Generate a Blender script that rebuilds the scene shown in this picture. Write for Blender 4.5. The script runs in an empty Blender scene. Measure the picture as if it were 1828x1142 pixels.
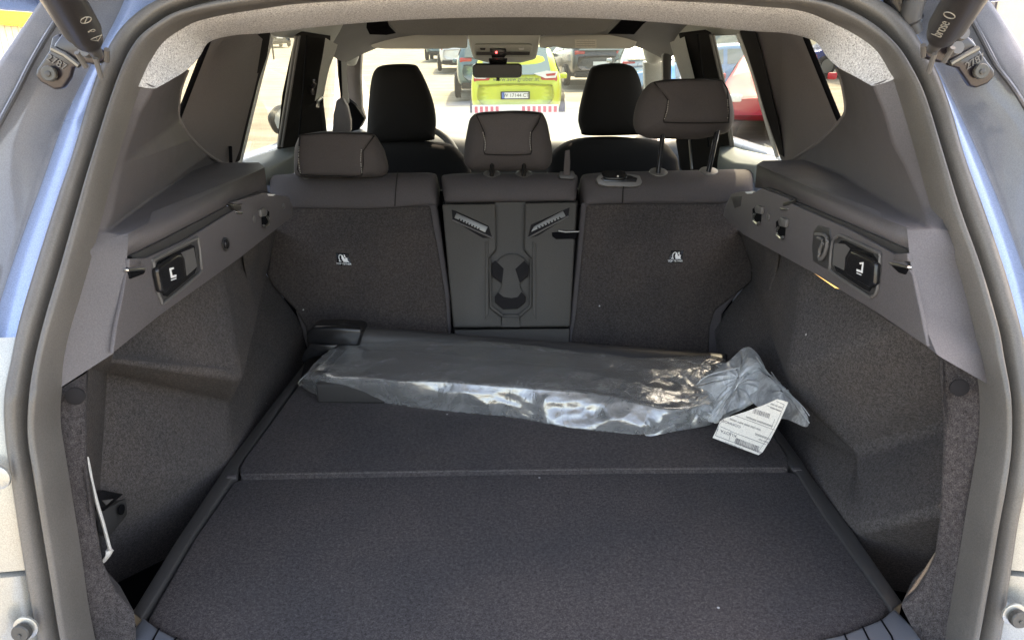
import bpy, bmesh, math, random
from mathutils import Vector, Matrix, Euler, noise
from mathutils.geometry import tessellate_polygon
R = math.radians
scene = bpy.context.scene
col = scene.collection
random.seed(7)

# ------------------------------------------------------------------ camera
W_PX, H_PX, F_PX = 1828.0, 1142.0, 1270.0
CAM = Vector((-0.007, 0.0, 1.43))
PITCH = math.atan(456.0 / F_PX)
cam_data = bpy.data.cameras.new("camera")
cam_data.sensor_width = 36.0
cam_data.lens = F_PX / W_PX * 36.0
cam_data.clip_start = 0.02
cam_data.clip_end = 2000.0
cam = bpy.data.objects.new("camera", cam_data)
col.objects.link(cam)
CR = Matrix.Rotation(R(-0.43), 3, 'Z') @ Matrix.Rotation(R(90) - PITCH, 3, 'X') @ Matrix.Rotation(R(-0.6), 3, 'Z')
cam.matrix_world = Matrix.Translation(CAM) @ CR.to_4x4()
scene.camera = cam

# ------------------------------------------------------------------ world, sun, exposure
SUN_EL, SUN_AZ = 60.0, 28.0          # azimuth measured from the car's nose towards its right side
world = bpy.data.worlds.new("World")
scene.world = world
world.use_nodes = True
wn = world.node_tree
bg = wn.nodes["Background"]
sky = wn.nodes.new("ShaderNodeTexSky")
sky.sky_type = 'NISHITA'
sky.sun_disc = False
sky.sun_elevation = R(SUN_EL)
sky.sun_rotation = R(SUN_AZ)
sky.air_density = 1.0
sky.dust_density = 3.0
sky.ozone_density = 0.5
wn.links.new(sky.outputs[0], bg.inputs[0])
bg.inputs[1].default_value = 0.15
sun_l = bpy.data.lights.new("sun", 'SUN')
sun_l.energy = 2.0
sun_l.angle = R(0.5)
sun_l.color = (1.0, 0.95, 0.87)
sun_o = bpy.data.objects.new("sun", sun_l)
d = Vector((math.sin(R(SUN_AZ)) * math.cos(R(SUN_EL)), math.cos(R(SUN_AZ)) * math.cos(R(SUN_EL)), math.sin(R(SUN_EL))))
sun_o.rotation_euler = d.to_track_quat('Z', 'Y').to_euler()
col.objects.link(sun_o)
scene.view_settings.view_transform = 'Standard'
scene.view_settings.look = 'None'
scene.view_settings.gamma = 1.0
scene.view_settings.exposure = 3.15
scene.view_settings.use_white_balance = True
scene.view_settings.white_balance_temperature = 8500
scene.view_settings.white_balance_tint = 14
scene.cycles.use_denoising = True
scene.cycles.max_bounces = 10
scene.cycles.diffuse_bounces = 5
scene.cycles.transparent_max_bounces = 16
scene.cycles.sample_clamp_indirect = 6.0

# ------------------------------------------------------------------ pixel -> place helpers
def ray(px, py):
    return CR @ Vector(((px - W_PX / 2) / F_PX, -(py - H_PX / 2) / F_PX, -1.0))
def PY(px, py, Y):
    r = ray(px, py); return CAM + r * (Y / r.y)
def PX(px, py, X):
    r = ray(px, py); return CAM + r * ((X - CAM.x) / r.x)
def PZ(px, py, Z):
    r = ray(px, py); return CAM + r * ((Z - CAM.z) / r.z)
FLOOR = 0.75
SEAT_P = Vector((0, 1.70, FLOOR)); SEAT_N = Vector((0, -1, 0.424)).normalized()
def PS(px, py, off=0.0):                       # on the rear faces of the seat backs, off metres towards the boot
    r = ray(px, py)
    t = (SEAT_P + SEAT_N * off - CAM).dot(SEAT_N) / r.dot(SEAT_N)
    return CAM + r * t
def interp(tab, v):
    if v <= tab[0][0]: return tab[0][1]
    for (a, b), (c, d_) in zip(tab, tab[1:]):
        if v <= c: return b + (d_ - b) * (v - a) / (c - a)
    return tab[-1][1]
RING = [(-100, 1.12), (0, 1.05), (50, 1.02), (130, .965), (280, .885), (400, .83), (560, .765), (700, .72), (860, .69), (1142, .66), (1300, .65)]
def ringY(py): return interp(RING, py)
def cr(pts, n):                                 # Catmull-Rom resampling, any dimension
    pts = [Vector(p) for p in pts]
    out = []
    for i in range(len(pts) - 1):
        p0 = pts[max(i - 1, 0)]; p1 = pts[i]; p2 = pts[i + 1]; p3 = pts[min(i + 2, len(pts) - 1)]
        for k in range(n):
            t = k / n
            out.append(0.5 * ((2 * p1) + (p2 - p0) * t + (2 * p0 - 5 * p1 + 4 * p2 - p3) * t * t + (3 * p1 - p0 - 3 * p2 + p3) * t ** 3))
    out.append(pts[-1])
    return out

# ------------------------------------------------------------------ object helpers
def tag(o, label=None, cat=None, group=None, kind=None):
    if label: o["label"] = label
    if cat: o["category"] = cat
    if group: o["group"] = group
    if kind: o["kind"] = kind
    return o
def empty(name, loc, label=None, cat=None, group=None, rz=0.0, kind=None):
    o = bpy.data.objects.new(name, None)
    o.empty_display_size = 0.1
    col.objects.link(o); o.location = loc; o.rotation_euler = (0, 0, rz)
    return tag(o, label, cat, group, kind)
def base_of(parent):
    v = Vector((0, 0, 0)); p = parent
    while p is not None: v = v + p.location; p = p.parent
    return v
def mk(name, verts, faces, mat, parent=None, smooth=True, local=False, auto=None):
    b = Vector((0, 0, 0)) if local else base_of(parent)
    me = bpy.data.meshes.new(name)
    me.from_pydata([tuple(Vector(v) - b) for v in verts], [], faces)
    me.materials.append(mat)
    if smooth:
        for p in me.polygons: p.use_smooth = True
    me.update()
    if auto is not None:
        me.set_sharp_from_angle(angle=R(auto))
    o = bpy.data.objects.new(name, me)
    col.objects.link(o)
    if parent is not None: o.parent = parent
    return o
def solid(o, t, off=1.0):
    m = o.modifiers.new("solid", 'SOLIDIFY'); m.thickness = t; m.offset = off; return o
def bev(o, w, seg=2, ang=30):
    m = o.modifiers.new("bevel", 'BEVEL'); m.width = w; m.segments = seg
    m.limit_method = 'ANGLE'; m.angle_limit = R(ang); m.harden_normals = False
    return o
def sub(o, lv=1):
    m = o.modifiers.new("sub", 'SUBSURF'); m.levels = lv; m.render_levels = lv; return o
def grid(rows, closed=False):
    n = len(rows[0]); v = [p for r_ in rows for p in r_]; f = []
    for i in range(len(rows) - 1):
        for j in range(n - (0 if closed else 1)):
            j2 = (j + 1) % n
            f.append((i * n + j, i * n + j2, (i + 1) * n + j2, (i + 1) * n + j))
    return v, f
def loft(name, rows, mat, parent=None, thick=0.0, closed=False, subd=0, auto=None, local=False, off=1.0):
    v, f = grid(rows, closed)
    o = mk(name, v, f, mat, parent, local=local, auto=auto)
    if subd: sub(o, subd)
    if thick: solid(o, thick, off)
    return o
def traced(name, pts, polys, mat, parent=None, bevel=0.0, thick=0.0, seg=3, ang=22, auto=40):
    names = list(pts); idx = {k: i for i, k in enumerate(names)}
    o = mk(name, [pts[k] for k in names], [[idx[k] for k in p] for p in polys], mat, parent, auto=None if bevel else auto)
    # consistent normals towards the camera
    bm = bmesh.new(); bm.from_mesh(o.data)
    bmesh.ops.recalc_face_normals(bm, faces=bm.faces)
    b = base_of(parent)
    s = sum((CAM - b - f.calc_center_median()).dot(f.normal) * f.calc_area() for f in bm.faces)
    if s < 0: bmesh.ops.reverse_faces(bm, faces=bm.faces)
    bm.to_mesh(o.data); bm.free()
    if bevel: bev(o, bevel, seg, ang)
    if thick: solid(o, thick, -1.0)
    return o
def prism(name, pts, depth, mat, parent=None, bevel=0.0, seg=2, dirv=None, smooth=False, sc=1.0):
    """outline given as 3D points (front face), extruded by depth away from the camera"""
    pts = [Vector(p) for p in pts]
    c = sum(pts, Vector()) / len(pts)
    if dirv is None:
        n = Vector()
        for i in range(len(pts)):
            a, b = pts[i] - c, pts[(i + 1) % len(pts)] - c
            n += a.cross(b)
        n.normalize()
        if n.dot(CAM - c) > 0: n = -n
    else: n = Vector(dirv).normalized()
    back = [c + (p - c) * sc + n * depth for p in pts]
    k = len(pts)
    faces = [list(range(k)), list(range(2 * k - 1, k - 1, -1))]
    faces += [(i, k + i, k + (i + 1) % k, (i + 1) % k) for i in range(k)]
    o = mk(name, pts + back, faces, mat, parent, smooth=bool(bevel) or smooth)
    bm = bmesh.new(); bm.from_mesh(o.data); bmesh.ops.recalc_face_normals(bm, faces=bm.faces); bm.to_mesh(o.data); bm.free()
    if bevel: bev(o, bevel, seg, 35)
    return o
def box(name, x0, x1, y0, y1, z0, z1, mat, parent=None, bevel=0.0, seg=2, local=False):
    v = [(x, y, z) for x in (x0, x1) for y in (y0, y1) for z in (z0, z1)]
    f = [(0, 1, 3, 2), (4, 6, 7, 5), (0, 4, 5, 1), (2, 3, 7, 6), (0, 2, 6, 4), (1, 5, 7, 3)]
    o = mk(name, v, f, mat, parent, smooth=bool(bevel), local=local)
    if bevel: bev(o, bevel, seg)
    return o
def tube_geo(path, rad, n=10, cap=True, flat=None):
    path = [Vector(p) for p in path]; rows = []; up = Vector((0.13, 0.27, 0.95)).normalized()
    for i, p in enumerate(path):
        t = (path[min(i + 1, len(path) - 1)] - path[max(i - 1, 0)]).normalized()
        a = t.cross(up)
        if a.length < 1e-3: a = t.cross(Vector((1, 0, 0)))
        a.normalize(); b = a.cross(t).normalized()
        r_ = rad[i] if isinstance(rad, (list, tuple)) else rad
        fl = flat if flat else 1.0
        rows.append([p + a * math.cos(2 * math.pi * k / n) * r_ + b * math.sin(2 * math.pi * k / n) * r_ * fl for k in range(n)])
    v, f = grid(rows, True)
    if cap:
        m = len(rows)
        f.append(list(range(n))[::-1]); f.append([(m - 1) * n + k for k in range(n)])
    return v, f
def tube(name, path, rad, mat, parent=None, n=10, flat=None, auto=40, local=False):
    v, f = tube_geo(path, rad, n, True, flat)
    return mk(name, v, f, mat, parent, auto=auto, local=local)
def disc(name, c, nrm, r, h, mat, parent=None, n=24, bevel=0.0, inner=0.0, local=False):
    c = Vector(c); q = Vector(nrm).normalized().to_track_quat('Z', 'Y')
    prof = [(inner, 0), (r, 0), (r, h), (inner, h)] if inner else [(r, 0), (r, h * .8), (r * .9, h)]
    rows = [[c + q @ Vector((a * math.cos(2 * math.pi * k / n), a * math.sin(2 * math.pi * k / n), b)) for k in range(n)] for a, b in prof]
    if inner: rows.append(rows[0])
    v, f = grid(rows, True)
    if not inner:
        f.append([(len(rows) - 1) * n + k for k in range(n)])
    o = mk(name, v, f, mat, parent, auto=35, local=local)
    return o
def tomesh(o):                                   # lettering becomes an ordinary mesh object
    bpy.context.view_layer.update()
    me = bpy.data.meshes.new_from_object(o.evaluated_get(bpy.context.evaluated_depsgraph_get()))
    n = bpy.data.objects.new(o.name, me); nm = o.name
    ml = o.matrix_local.copy(); pa = o.parent
    cu = o.data; bpy.data.objects.remove(o); bpy.data.curves.remove(cu)
    n.name = nm; col.objects.link(n); n.parent = pa; n.matrix_local = ml
    return n
def textobj(name, s, o3, x3, y3, size, mat, parent, ext=0.0002, align='CENTER'):
    """text in the plane through o3; x3, y3: points along the reading and the up direction"""
    cu = bpy.data.curves.new(name, 'FONT'); cu.body = s; cu.size = size; cu.extrude = ext
    cu.align_x = align; cu.align_y = 'CENTER'; cu.materials.append(mat)
    o = bpy.data.objects.new(name, cu); col.objects.link(o)
    x = (Vector(x3) - Vector(o3)).normalized(); y = (Vector(y3) - Vector(o3)).normalized()
    z = x.cross(y).normalized(); y = z.cross(x).normalized()
    m = Matrix((x, y, z)).transposed().to_4x4()
    m.translation = Vector(o3) - base_of(parent)
    o.parent = parent; o.matrix_local = m
    return tomesh(o)

def on_mesh(o, px, py, off=0.0):                # where a sight line of the survey meets a built wall, off metres proud of it
    from mathutils.bvhtree import BVHTree
    bpy.context.view_layer.update()
    t = o.get('_k')
    bt = BVHTree.FromObject(o, bpy.context.evaluated_depsgraph_get())
    b = base_of(o); r = ray(px, py).normalized()
    h = bt.ray_cast(CAM - b, r)
    return h[0] + b - r * off if h[0] else PX(px, py, .52 if px > 914 else -.52)
# ------------------------------------------------------------------ materials
def nodes(name):
    m = bpy.data.materials.new(name); m.use_nodes = True
    return m, m.node_tree, m.node_tree.nodes["Principled BSDF"]
def coords(nt):
    return nt.nodes.new("ShaderNodeTexCoord").outputs["Object"]
def noise_n(nt, sc, det=2, rough=.5, vec=None, dist=0.0):
    n = nt.nodes.new("ShaderNodeTexNoise"); n.inputs["Scale"].default_value = sc
    n.inputs["Detail"].default_value = det; n.inputs["Roughness"].default_value = rough
    n.inputs["Distortion"].default_value = dist
    nt.links.new(vec or coords(nt), n.inputs["Vector"])
    return n
def ramp(nt, src, stops, interp_='LINEAR'):
    r = nt.nodes.new("ShaderNodeValToRGB"); r.color_ramp.interpolation = interp_
    el = r.color_ramp.elements
    while len(el) > 1: el.remove(el[0])
    el[0].position, el[0].color = stops[0][0], (*stops[0][1], 1)
    for p, c in stops[1:]:
        e = el.new(p); e.color = (*c, 1)
    nt.links.new(src, r.inputs[0]); return r
def bump(nt, src, bs, strength=.3, dist=.001):
    b = nt.nodes.new("ShaderNodeBump"); b.inputs["Strength"].default_value = strength
    b.inputs["Distance"].default_value = dist
    nt.links.new(src, b.inputs["Height"]); nt.links.new(b.outputs[0], bs.inputs["Normal"]); return b
def mix(nt, a, b, fac, mode='MIX'):
    m = nt.nodes.new("ShaderNodeMix"); m.data_type = 'RGBA'; m.blend_type = mode
    for v, i in ((fac, 0), (a, 6), (b, 7)):
        if hasattr(v, "links") or hasattr(v, "is_linked"): nt.links.new(v, m.inputs[i])
        else: m.inputs[i].default_value = v if i == 0 else (*v, 1)
    return m.outputs[2]
def plain(name, c, rough=.5, metal=0.0, spec=.5, coat=0.0, grain=0.0, gscale=900, var=0.0, speck=.8, emit=None):
    m, nt, bs = nodes(name)
    bs.inputs["Base Color"].default_value = (*c, 1); bs.inputs["Roughness"].default_value = rough
    bs.inputs["Metallic"].default_value = metal; bs.inputs["Specular IOR Level"].default_value = spec
    bs.inputs["Coat Weight"].default_value = coat; bs.inputs["Coat Roughness"].default_value = .05
    if grain:
        n = noise_n(nt, gscale, 2, .6); bump(nt, n.outputs[0], bs, grain, .0006)
    if var:
        n2 = noise_n(nt, 7, 4, .6)
        r = ramp(nt, n2.outputs[0], [(.3, tuple(x * (1 - var) for x in c)), (.7, tuple(min(1, x * (1 + var)) for x in c))])
        n3 = noise_n(nt, 600, 3, .8); r3 = ramp(nt, n3.outputs[0], [(.35, (.78, .78, .78)), (.65, (1.22, 1.22, 1.22))])
        nt.links.new(mix(nt, r.outputs[0], r3.outputs[0], speck, 'MULTIPLY'), bs.inputs["Base Color"])
        rr = ramp(nt, n2.outputs[0], [(.3, (rough * .88,) * 3), (.7, (min(1, rough * 1.12),) * 3)]); nt.links.new(rr.outputs[0], bs.inputs["Roughness"])
    if emit: bs.inputs["Emission Color"].default_value = (*emit[:3], 1); bs.inputs["Emission Strength"].default_value = emit[3]
    return m
def carpet(name, dark, light, sc=420, lint=True, warm=None, sheen=.05):
    m, nt, bs = nodes(name)
    n = noise_n(nt, sc, 3, .75); n2 = noise_n(nt, sc * .28, 3, .6); n3 = noise_n(nt, 5, 3, .5)
    r = ramp(nt, n.outputs[0], [(.33, dark), (.5, tuple((a + b) / 2 for a, b in zip(dark, light))), (.68, light)])
    c = mix(nt, r.outputs[0], tuple(.55 * x for x in dark), 0.0)
    r2 = ramp(nt, n2.outputs[0], [(.35, (.72, .72, .72)), (.65, (1.25, 1.25, 1.25))])
    c = mix(nt, r.outputs[0], r2.outputs[0], 1.0, 'MULTIPLY')
    r3 = ramp(nt, n3.outputs[0], [(.35, (.86, .87, .90)), (.65, (1.12, 1.07, 1.05))])
    c = mix(nt, c, r3.outputs[0], 1.0, 'MULTIPLY')
    if lint:
        v = nt.nodes.new("ShaderNodeTexVoronoi"); v.inputs["Scale"].default_value = 21; v.inputs["Randomness"].default_value = 1
        nt.links.new(coords(nt), v.inputs["Vector"])
        rr = ramp(nt, v.outputs["Distance"], [(.0, (1, 1, 1)), (.036, (1, 1, 1)), (.046, (0, 0, 0))])
        cc = ramp(nt, v.outputs["Color"], [(.66, (0, 0, 0)), (.70, (1, 1, 1))])
        f = mix(nt, rr.outputs[0], cc.outputs[0], 1.0, 'MULTIPLY')
        c = mix(nt, c, (.42, .42, .40), f)
    nt.links.new(c, bs.inputs["Base Color"])
    bs.inputs["Roughness"].default_value = .95; bs.inputs["Specular IOR Level"].default_value = .15
    bs.inputs["Sheen Weight"].default_value = sheen; bs.inputs["Sheen Roughness"].default_value = .4
    bump(nt, n.outputs[0], bs, .7, .0018)
    return m
M = {}
M['plastic'] = plain("grained_plastic", (.100, .091, .092), .55, spec=.4, grain=.35, gscale=1100, var=.06)
M['plastic_d'] = plain("dark_plastic", (.045, .043, .042), .48, spec=.45, grain=.3, gscale=1100)
M['smoothblk'] = plain("smooth_black_plastic", (.010, .010, .011), .25, spec=.5)
M['pillar'] = plain("pillar_trim_plastic", (.165, .148, .142), .55, spec=.4, grain=.25, gscale=1300, var=.08)
M['rubber'] = plain("seal_rubber", (.112, .104, .094), .38, spec=.45, grain=.2, gscale=240, var=.16)
M['black'] = plain("black_void", (.004, .004, .005), .9, spec=.1)
M['carpet'] = carpet("boot_carpet", (.021, .0190, .0190), (.098, .088, .086), 720)
M['carpetside'] = carpet("side_carpet", (.026, .0235, .023), (.160, .146, .138), 900, sheen=0)
M['carpetseat'] = carpet("seat_carpet", (.025, .022, .0205), (.090, .078, .072), 800, sheen=0)
M['fabric'] = plain("seat_fabric", (.068, .060, .061), .8, spec=.3, grain=.5, gscale=1500, var=.10)
M['fabric_hr'] = plain("head_restraint_fabric", (.070, .061, .060), .8, spec=.3, grain=.5, gscale=1600, var=.10)
M['fabric_blk'] = plain("front_seat_fabric", (.017, .0155, .015), .9, spec=.2, grain=.4, gscale=900)
M['chrome'] = plain("bright_metal", (.62, .60, .56), .28, metal=1.0)
M['steel'] = plain("dull_steel", (.20, .195, .18), .5, metal=1.0, grain=.2, gscale=300)
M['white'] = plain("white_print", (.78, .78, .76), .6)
M['thread'] = plain("pale_thread", (.50, .48, .44), .8)
M['blkmetal'] = plain("black_bracket_metal", (.020, .016, .020), .30, metal=.3, spec=.6, coat=.3, grain=.25, gscale=120)
M['strutbody'] = plain("strut_sleeve", (.034, .031, .031), .42, spec=.45, grain=.15, gscale=500, var=.08)
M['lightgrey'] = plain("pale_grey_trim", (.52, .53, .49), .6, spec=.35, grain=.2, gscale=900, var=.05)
M['visor'] = plain("pale_visor_cloth", (.66, .66, .62), .8, grain=.3, gscale=900)
M['linersh'] = plain("front_headliner_cloth", (.27, .265, .26), .95, spec=.1, grain=.4, gscale=900, var=.06)
M['postblk'] = plain("black_post", (.015, .014, .013), .2, spec=.7, coat=.5)
M['guide'] = plain("post_guide_plastic", (.11, .105, .10), .4, spec=.45)
M['label'] = plain("white_paper", (.80, .77, .70), .7, var=.03)
M['print'] = plain('faded_print', (.26, .25, .22), .8)
M['ink'] = plain("grey_ink", (.16, .15, .16), .7)
M['strap'] = plain("white_strap", (.62, .60, .56), .55, var=.06)
M['sill'] = plain("sill_plastic", (.10, .11, .125), .38, spec=.5, grain=.25, gscale=900)
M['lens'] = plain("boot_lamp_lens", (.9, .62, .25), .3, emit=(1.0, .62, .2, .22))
M['mirror'] = plain("mirror_glass", (.75, .76, .75), .02, metal=1.0)
M['dash'] = plain("dashboard_top", (.12, .125, .125), .38, spec=.6, grain=.2, gscale=500, var=.05)
M['grip'] = plain('matt_rubber_pad', (.016, .015, .016), .85, spec=.15)
M['boltgrey'] = plain('zinc_bolt', (.07, .068, .062), .5, metal=.3, grain=.2, gscale=300)

def headliner():
    m, nt, bs = nodes("grey_headliner_cloth")
    n = noise_n(nt, 430, 3, .85); n2 = noise_n(nt, 900, 2, .7)
    r = ramp(nt, n.outputs[0], [(.34, (.20, .195, .19)), (.45, (.46, .45, .44)), (.53, (.60, .59, .575)), (.66, (.72, .71, .69))])
    r2 = ramp(nt, n2.outputs[0], [(.35, (.7, .7, .7)), (.65, (1.25, 1.25, 1.25))])
    c = mix(nt, r.outputs[0], r2.outputs[0], 1.0, 'MULTIPLY')
    nt.links.new(c, bs.inputs["Base Color"]); bs.inputs["Roughness"].default_value = .95
    bs.inputs["Specular IOR Level"].default_value = .1
    bump(nt, n.outputs[0], bs, .5, .0012); return m
M['liner'] = headliner()
def paint(name, c, metal=.55, rough=.3, dirt=.0):
    m, nt, bs = nodes(name)
    n = noise_n(nt, 900, 1, .5); n2 = noise_n(nt, 6, 4, .65)
    r = ramp(nt, n.outputs[0], [(.4, tuple(x * .9 for x in c)), (.6, tuple(min(1, x * 1.12) for x in c))])
    out = r.outputs[0]
    if dirt:
        rd = ramp(nt, n2.outputs[0], [(.5, (0, 0, 0)), (.75, (dirt, dirt, dirt))])
        out = mix(nt, out, (.36, .34, .30), rd.outputs[0])
    nt.links.new(out, bs.inputs["Base Color"])
    bs.inputs["Metallic"].default_value = metal; bs.inputs["Roughness"].default_value = rough
    bs.inputs["Coat Weight"].default_value = .9; bs.inputs["Coat Roughness"].default_value = .06
    rr = ramp(nt, n2.outputs[0], [(.3, (rough * .8,) * 3), (.7, (rough * 1.3,) * 3)])
    nt.links.new(rr.outputs[0], bs.inputs["Roughness"])
    return m
M['blue'] = paint("blue_car_paint", (.27, .35, .52), .45, .30, .15)
M['gutter'] = paint("gutter_sheen", (.15, .155, .17), .25, .45, .35)  # blue body as well; greyed to carry what the channel reflects
M['cornersheen'] = paint('corner_ground_sheen', (.36, .36, .33), .45, .36, .2)  # blue body as well; the ground reflection is put into this silver
def glassmat(name, tint, refl=.9, haze=.0):
    m = bpy.data.materials.new(name); m.use_nodes = True; nt = m.node_tree; nt.nodes.clear()
    out = nt.nodes.new("ShaderNodeOutputMaterial"); tr = nt.nodes.new("ShaderNodeBsdfTransparent")
    tr.inputs[0].default_value = (*tint, 1)
    gl = nt.nodes.new("ShaderNodeBsdfGlossy"); gl.inputs["Roughness"].default_value = .02
    lw = nt.nodes.new("ShaderNodeLayerWeight"); lw.inputs[0].default_value = .5
    pw = nt.nodes.new("ShaderNodeMath"); pw.operation = 'POWER'; pw.inputs[1].default_value = 5
    fr = nt.nodes.new("ShaderNodeMath"); fr.operation = 'MULTIPLY_ADD'; fr.inputs[1].default_value = refl; fr.inputs[2].default_value = .035
    nt.links.new(lw.outputs["Facing"], pw.inputs[0]); nt.links.new(pw.outputs[0], fr.inputs[0])
    m1 = nt.nodes.new("ShaderNodeMixShader"); nt.links.new(fr.outputs[0], m1.inputs[0])
    nt.links.new(tr.outputs[0], m1.inputs[1]); nt.links.new(gl.outputs[0], m1.inputs[2])
    last = m1
    if haze:
        df = nt.nodes.new("ShaderNodeBsdfTranslucent"); df.inputs[0].default_value = (.8, .85, .8, 1)
        m2 = nt.nodes.new("ShaderNodeMixShader"); m2.inputs[0].default_value = haze
        nt.links.new(m1.outputs[0], m2.inputs[1]); nt.links.new(df.outputs[0], m2.inputs[2]); last = m2
    nt.links.new(last.outputs[0], out.inputs[0]); return m
M['glass'] = glassmat("side_glass", (.44, .46, .42))
M['wsglass'] = glassmat("windscreen_glass", (.45, .49, .43), haze=.004, refl=.25)
M['carglass'] = plain("dark_car_glass", (.10, .14, .15), .08, spec=.8)
M['carglass_l'] = plain("pale_car_glass", (.16, .24, .26), .10, spec=.8)
# ================================================================== THE CAR WHOSE BOOT IS OPEN
car = empty("hatchback_car", (0, 2.2, 0.0), "blue family car with its boot open, seen from behind into the grey luggage space", "car")

# ---- rubber seal round the opening
O = [(125, 1330), (76, 1142), (50, 1008), (26, 850), (15, 770), (13, 705), (25, 640), (41, 564), (73, 457), (110, 343), (132, 280), (171, 150), (202, 75), (244, 25), (300, -8), (400, -40), (560, -62), (900, -75), (1250, -62), (1400, -40), (1510, -20), (1569, 0), (1612, 32), (1644, 81), (1673, 136), (1696, 202), (1718, 280), (1753, 375), (1790, 485), (1812, 564), (1824, 620), (1829, 700), (1828, 790), (1823, 863), (1810, 928), (1795, 1033), (1779, 1142), (1740, 1330)]
I = [(185, 1330), (139, 1142), (118, 1008), (92, 850), (80, 770), (83, 700), (91, 640), (110, 564), (136, 475), (167, 359), (189, 280), (231, 150), (265, 80), (310, 45), (352, 28), (440, 12), (580, -3), (900, -15), (1240, -3), (1387, 7), (1430, 11), (1473, 22), (1531, 51), (1575, 84), (1603, 124), (1627, 173), (1660, 280), (1687, 375), (1721, 469), (1753, 580), (1762, 630), (1777, 705), (1778, 785), (1768, 855), (1755, 928), (1737, 1033), (1716, 1142), (1675, 1330)]
def lift_ring(p, dy=0.0): return PY(p.x, p.y, ringY(p.y) + dy)
Oc = cr([(a, b, 0) for a, b in O], 6); Ic = cr([(a, b, 0) for a, b in I], 6)
PROF = [(-.02, .035), (0, .010), (.03, -.003), (.09, -.011), (.20, -.016), (.32, -.016), (.42, -.013), (.49, -.004), (.53, .010), (.575, .018), (.62, .016), (.66, .002), (.70, -.008), (.77, -.015), (.85, -.017), (.93, -.012), (.985, .000), (1.0, .014), (.99, .03)]
rows = []
for o_, i_ in zip(Oc, Ic):
    a, b = lift_ring(o_), lift_ring(i_, .004)
    back = Vector((0, 1, -.1)).normalized()
    rows.append([a.lerp(b, t) + back * h for t, h in PROF])
loft("boot_seal", rows, M['rubber'], car)

# ---- painted body round the opening: blue flange, gutter in a painted-in reflection grey, outer edge
YS = [-120, -60, 0, 40, 80, 120, 160, 220, 300, 400, 500, 600, 700, 780, 860, 940, 1020, 1142, 1330]
def lineX(tab, y): return interp(tab, y)
def body_side(s):
    if s < 0:
        L3 = sorted([(b, a) for a, b in O[:14]] + [(-60, 262), (-120, 290)]); 
        L2 = [(-120, 250), (-20, 232), (20, 214), (60, 192), (110, 166), (142, 147), (223, 108), (280, 92), (375, 56), (469, 20), (532, 0), (600, -20), (700, -30), (1000, -10), (1330, 40)]
        L1 = [(-120, 190), (0, 127), (35, 104), (101, 63), (180, 24), (223, 0), (400, -90), (700, -160), (1330, -110)]
        L0 = [(-120, 150), (0, 72), (63, 30), (104, 0), (200, -62), (400, -170), (700, -240), (1330, -190)]
    else:
        L3 = sorted([(b, a) for a, b in O[21:]] + [(-60, 1520), (-120, 1480)])
        L2 = [(-120, 1520), (-60, 1560), (0, 1600), (40, 1625), (107, 1664), (165, 1696), (231, 1727), (280, 1752), (359, 1784), (469, 1828), (540, 1848), (620, 1862), (700, 1872), (1000, 1850), (1330, 1800)]
        L1 = [(-120, 1640), (0, 1712), (34, 1732), (124, 1780), (185, 1828), (400, 1930), (700, 2010), (1330, 1950)]
        L0 = [(-120, 1690), (0, 1767), (40, 1796), (89, 1828), (200, 1892), (400, 2000), (700, 2080), (1330, 2040)]
    flange, gut, outer = [], [], []
    for y in YS:
        ry = ringY(y)
        p3 = PY(lineX(L3, y), y, ry + .006); p2 = PY(lineX(L2, y), y, ry + .012)
        p1 = PY(lineX(L1, y), y, ry - .035); p0 = PY(lineX(L0, y), y, ry - .055)
        inn = p3 + Vector((-s * .03, .04, 0))
        flange.append([inn, p3, p3.lerp(p2, .5) + Vector((0, -.002, 0)), p2.lerp(p3, .08) + Vector((0, -.001, 0)), p2, p2 + Vector((s * .004, .012, 0))])
        n = Vector((0, 1, 0))
        q = [p2 + Vector((s * .004, .010, 0)), p2.lerp(p1, .12) + n * .020, p2.lerp(p1, .40) + n * .020, p2.lerp(p1, .80) + n * .012, p2.lerp(p1, .965) + n * .002, p1]
        gut.append(q)
        r1 = p1 + Vector((0, 0, 0))
        outer.append([p1 + Vector((0, .012, 0)), p1 + Vector((s * .002, -.002, 0)), p1.lerp(p0, .10) - n * .003, p1.lerp(p0, .85) - n * .003, p0.lerp(p1, .03) - n * .001, p0 + Vector((s * .004, .004, 0)), p0 + Vector((s * .02, .08 if y < 360 else .25, -.02)), p0 + Vector((s * .03, .12 if y < 360 else .8, -.02))])
    f = loft("flange", flange, M['blue'], car, subd=1)
    g = loft("gutter", gut, M['gutter'], car, subd=1)
    o = loft("quarter_panel", outer, M['gutter'], car, subd=1)
    # rubber line between gutter and outer skin
    path = [PY(lineX(L1, y), y, ringY(y) - .040) for y in YS]
    path2 = [PY(lineX(L1, y) + s * 5, y, ringY(y) - .040) for y in YS]
    tube("seam_strip", cr(path, 3), .0022, M['plastic_d'], g, n=6)
    tube("seam_strip", cr(path2, 3), .0020, M['gutter'], g, n=6)
    return f, g, o
fl_l, gu_l, qp_l = body_side(-1)
fl_r, gu_r, qp_r = body_side(1)
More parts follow.
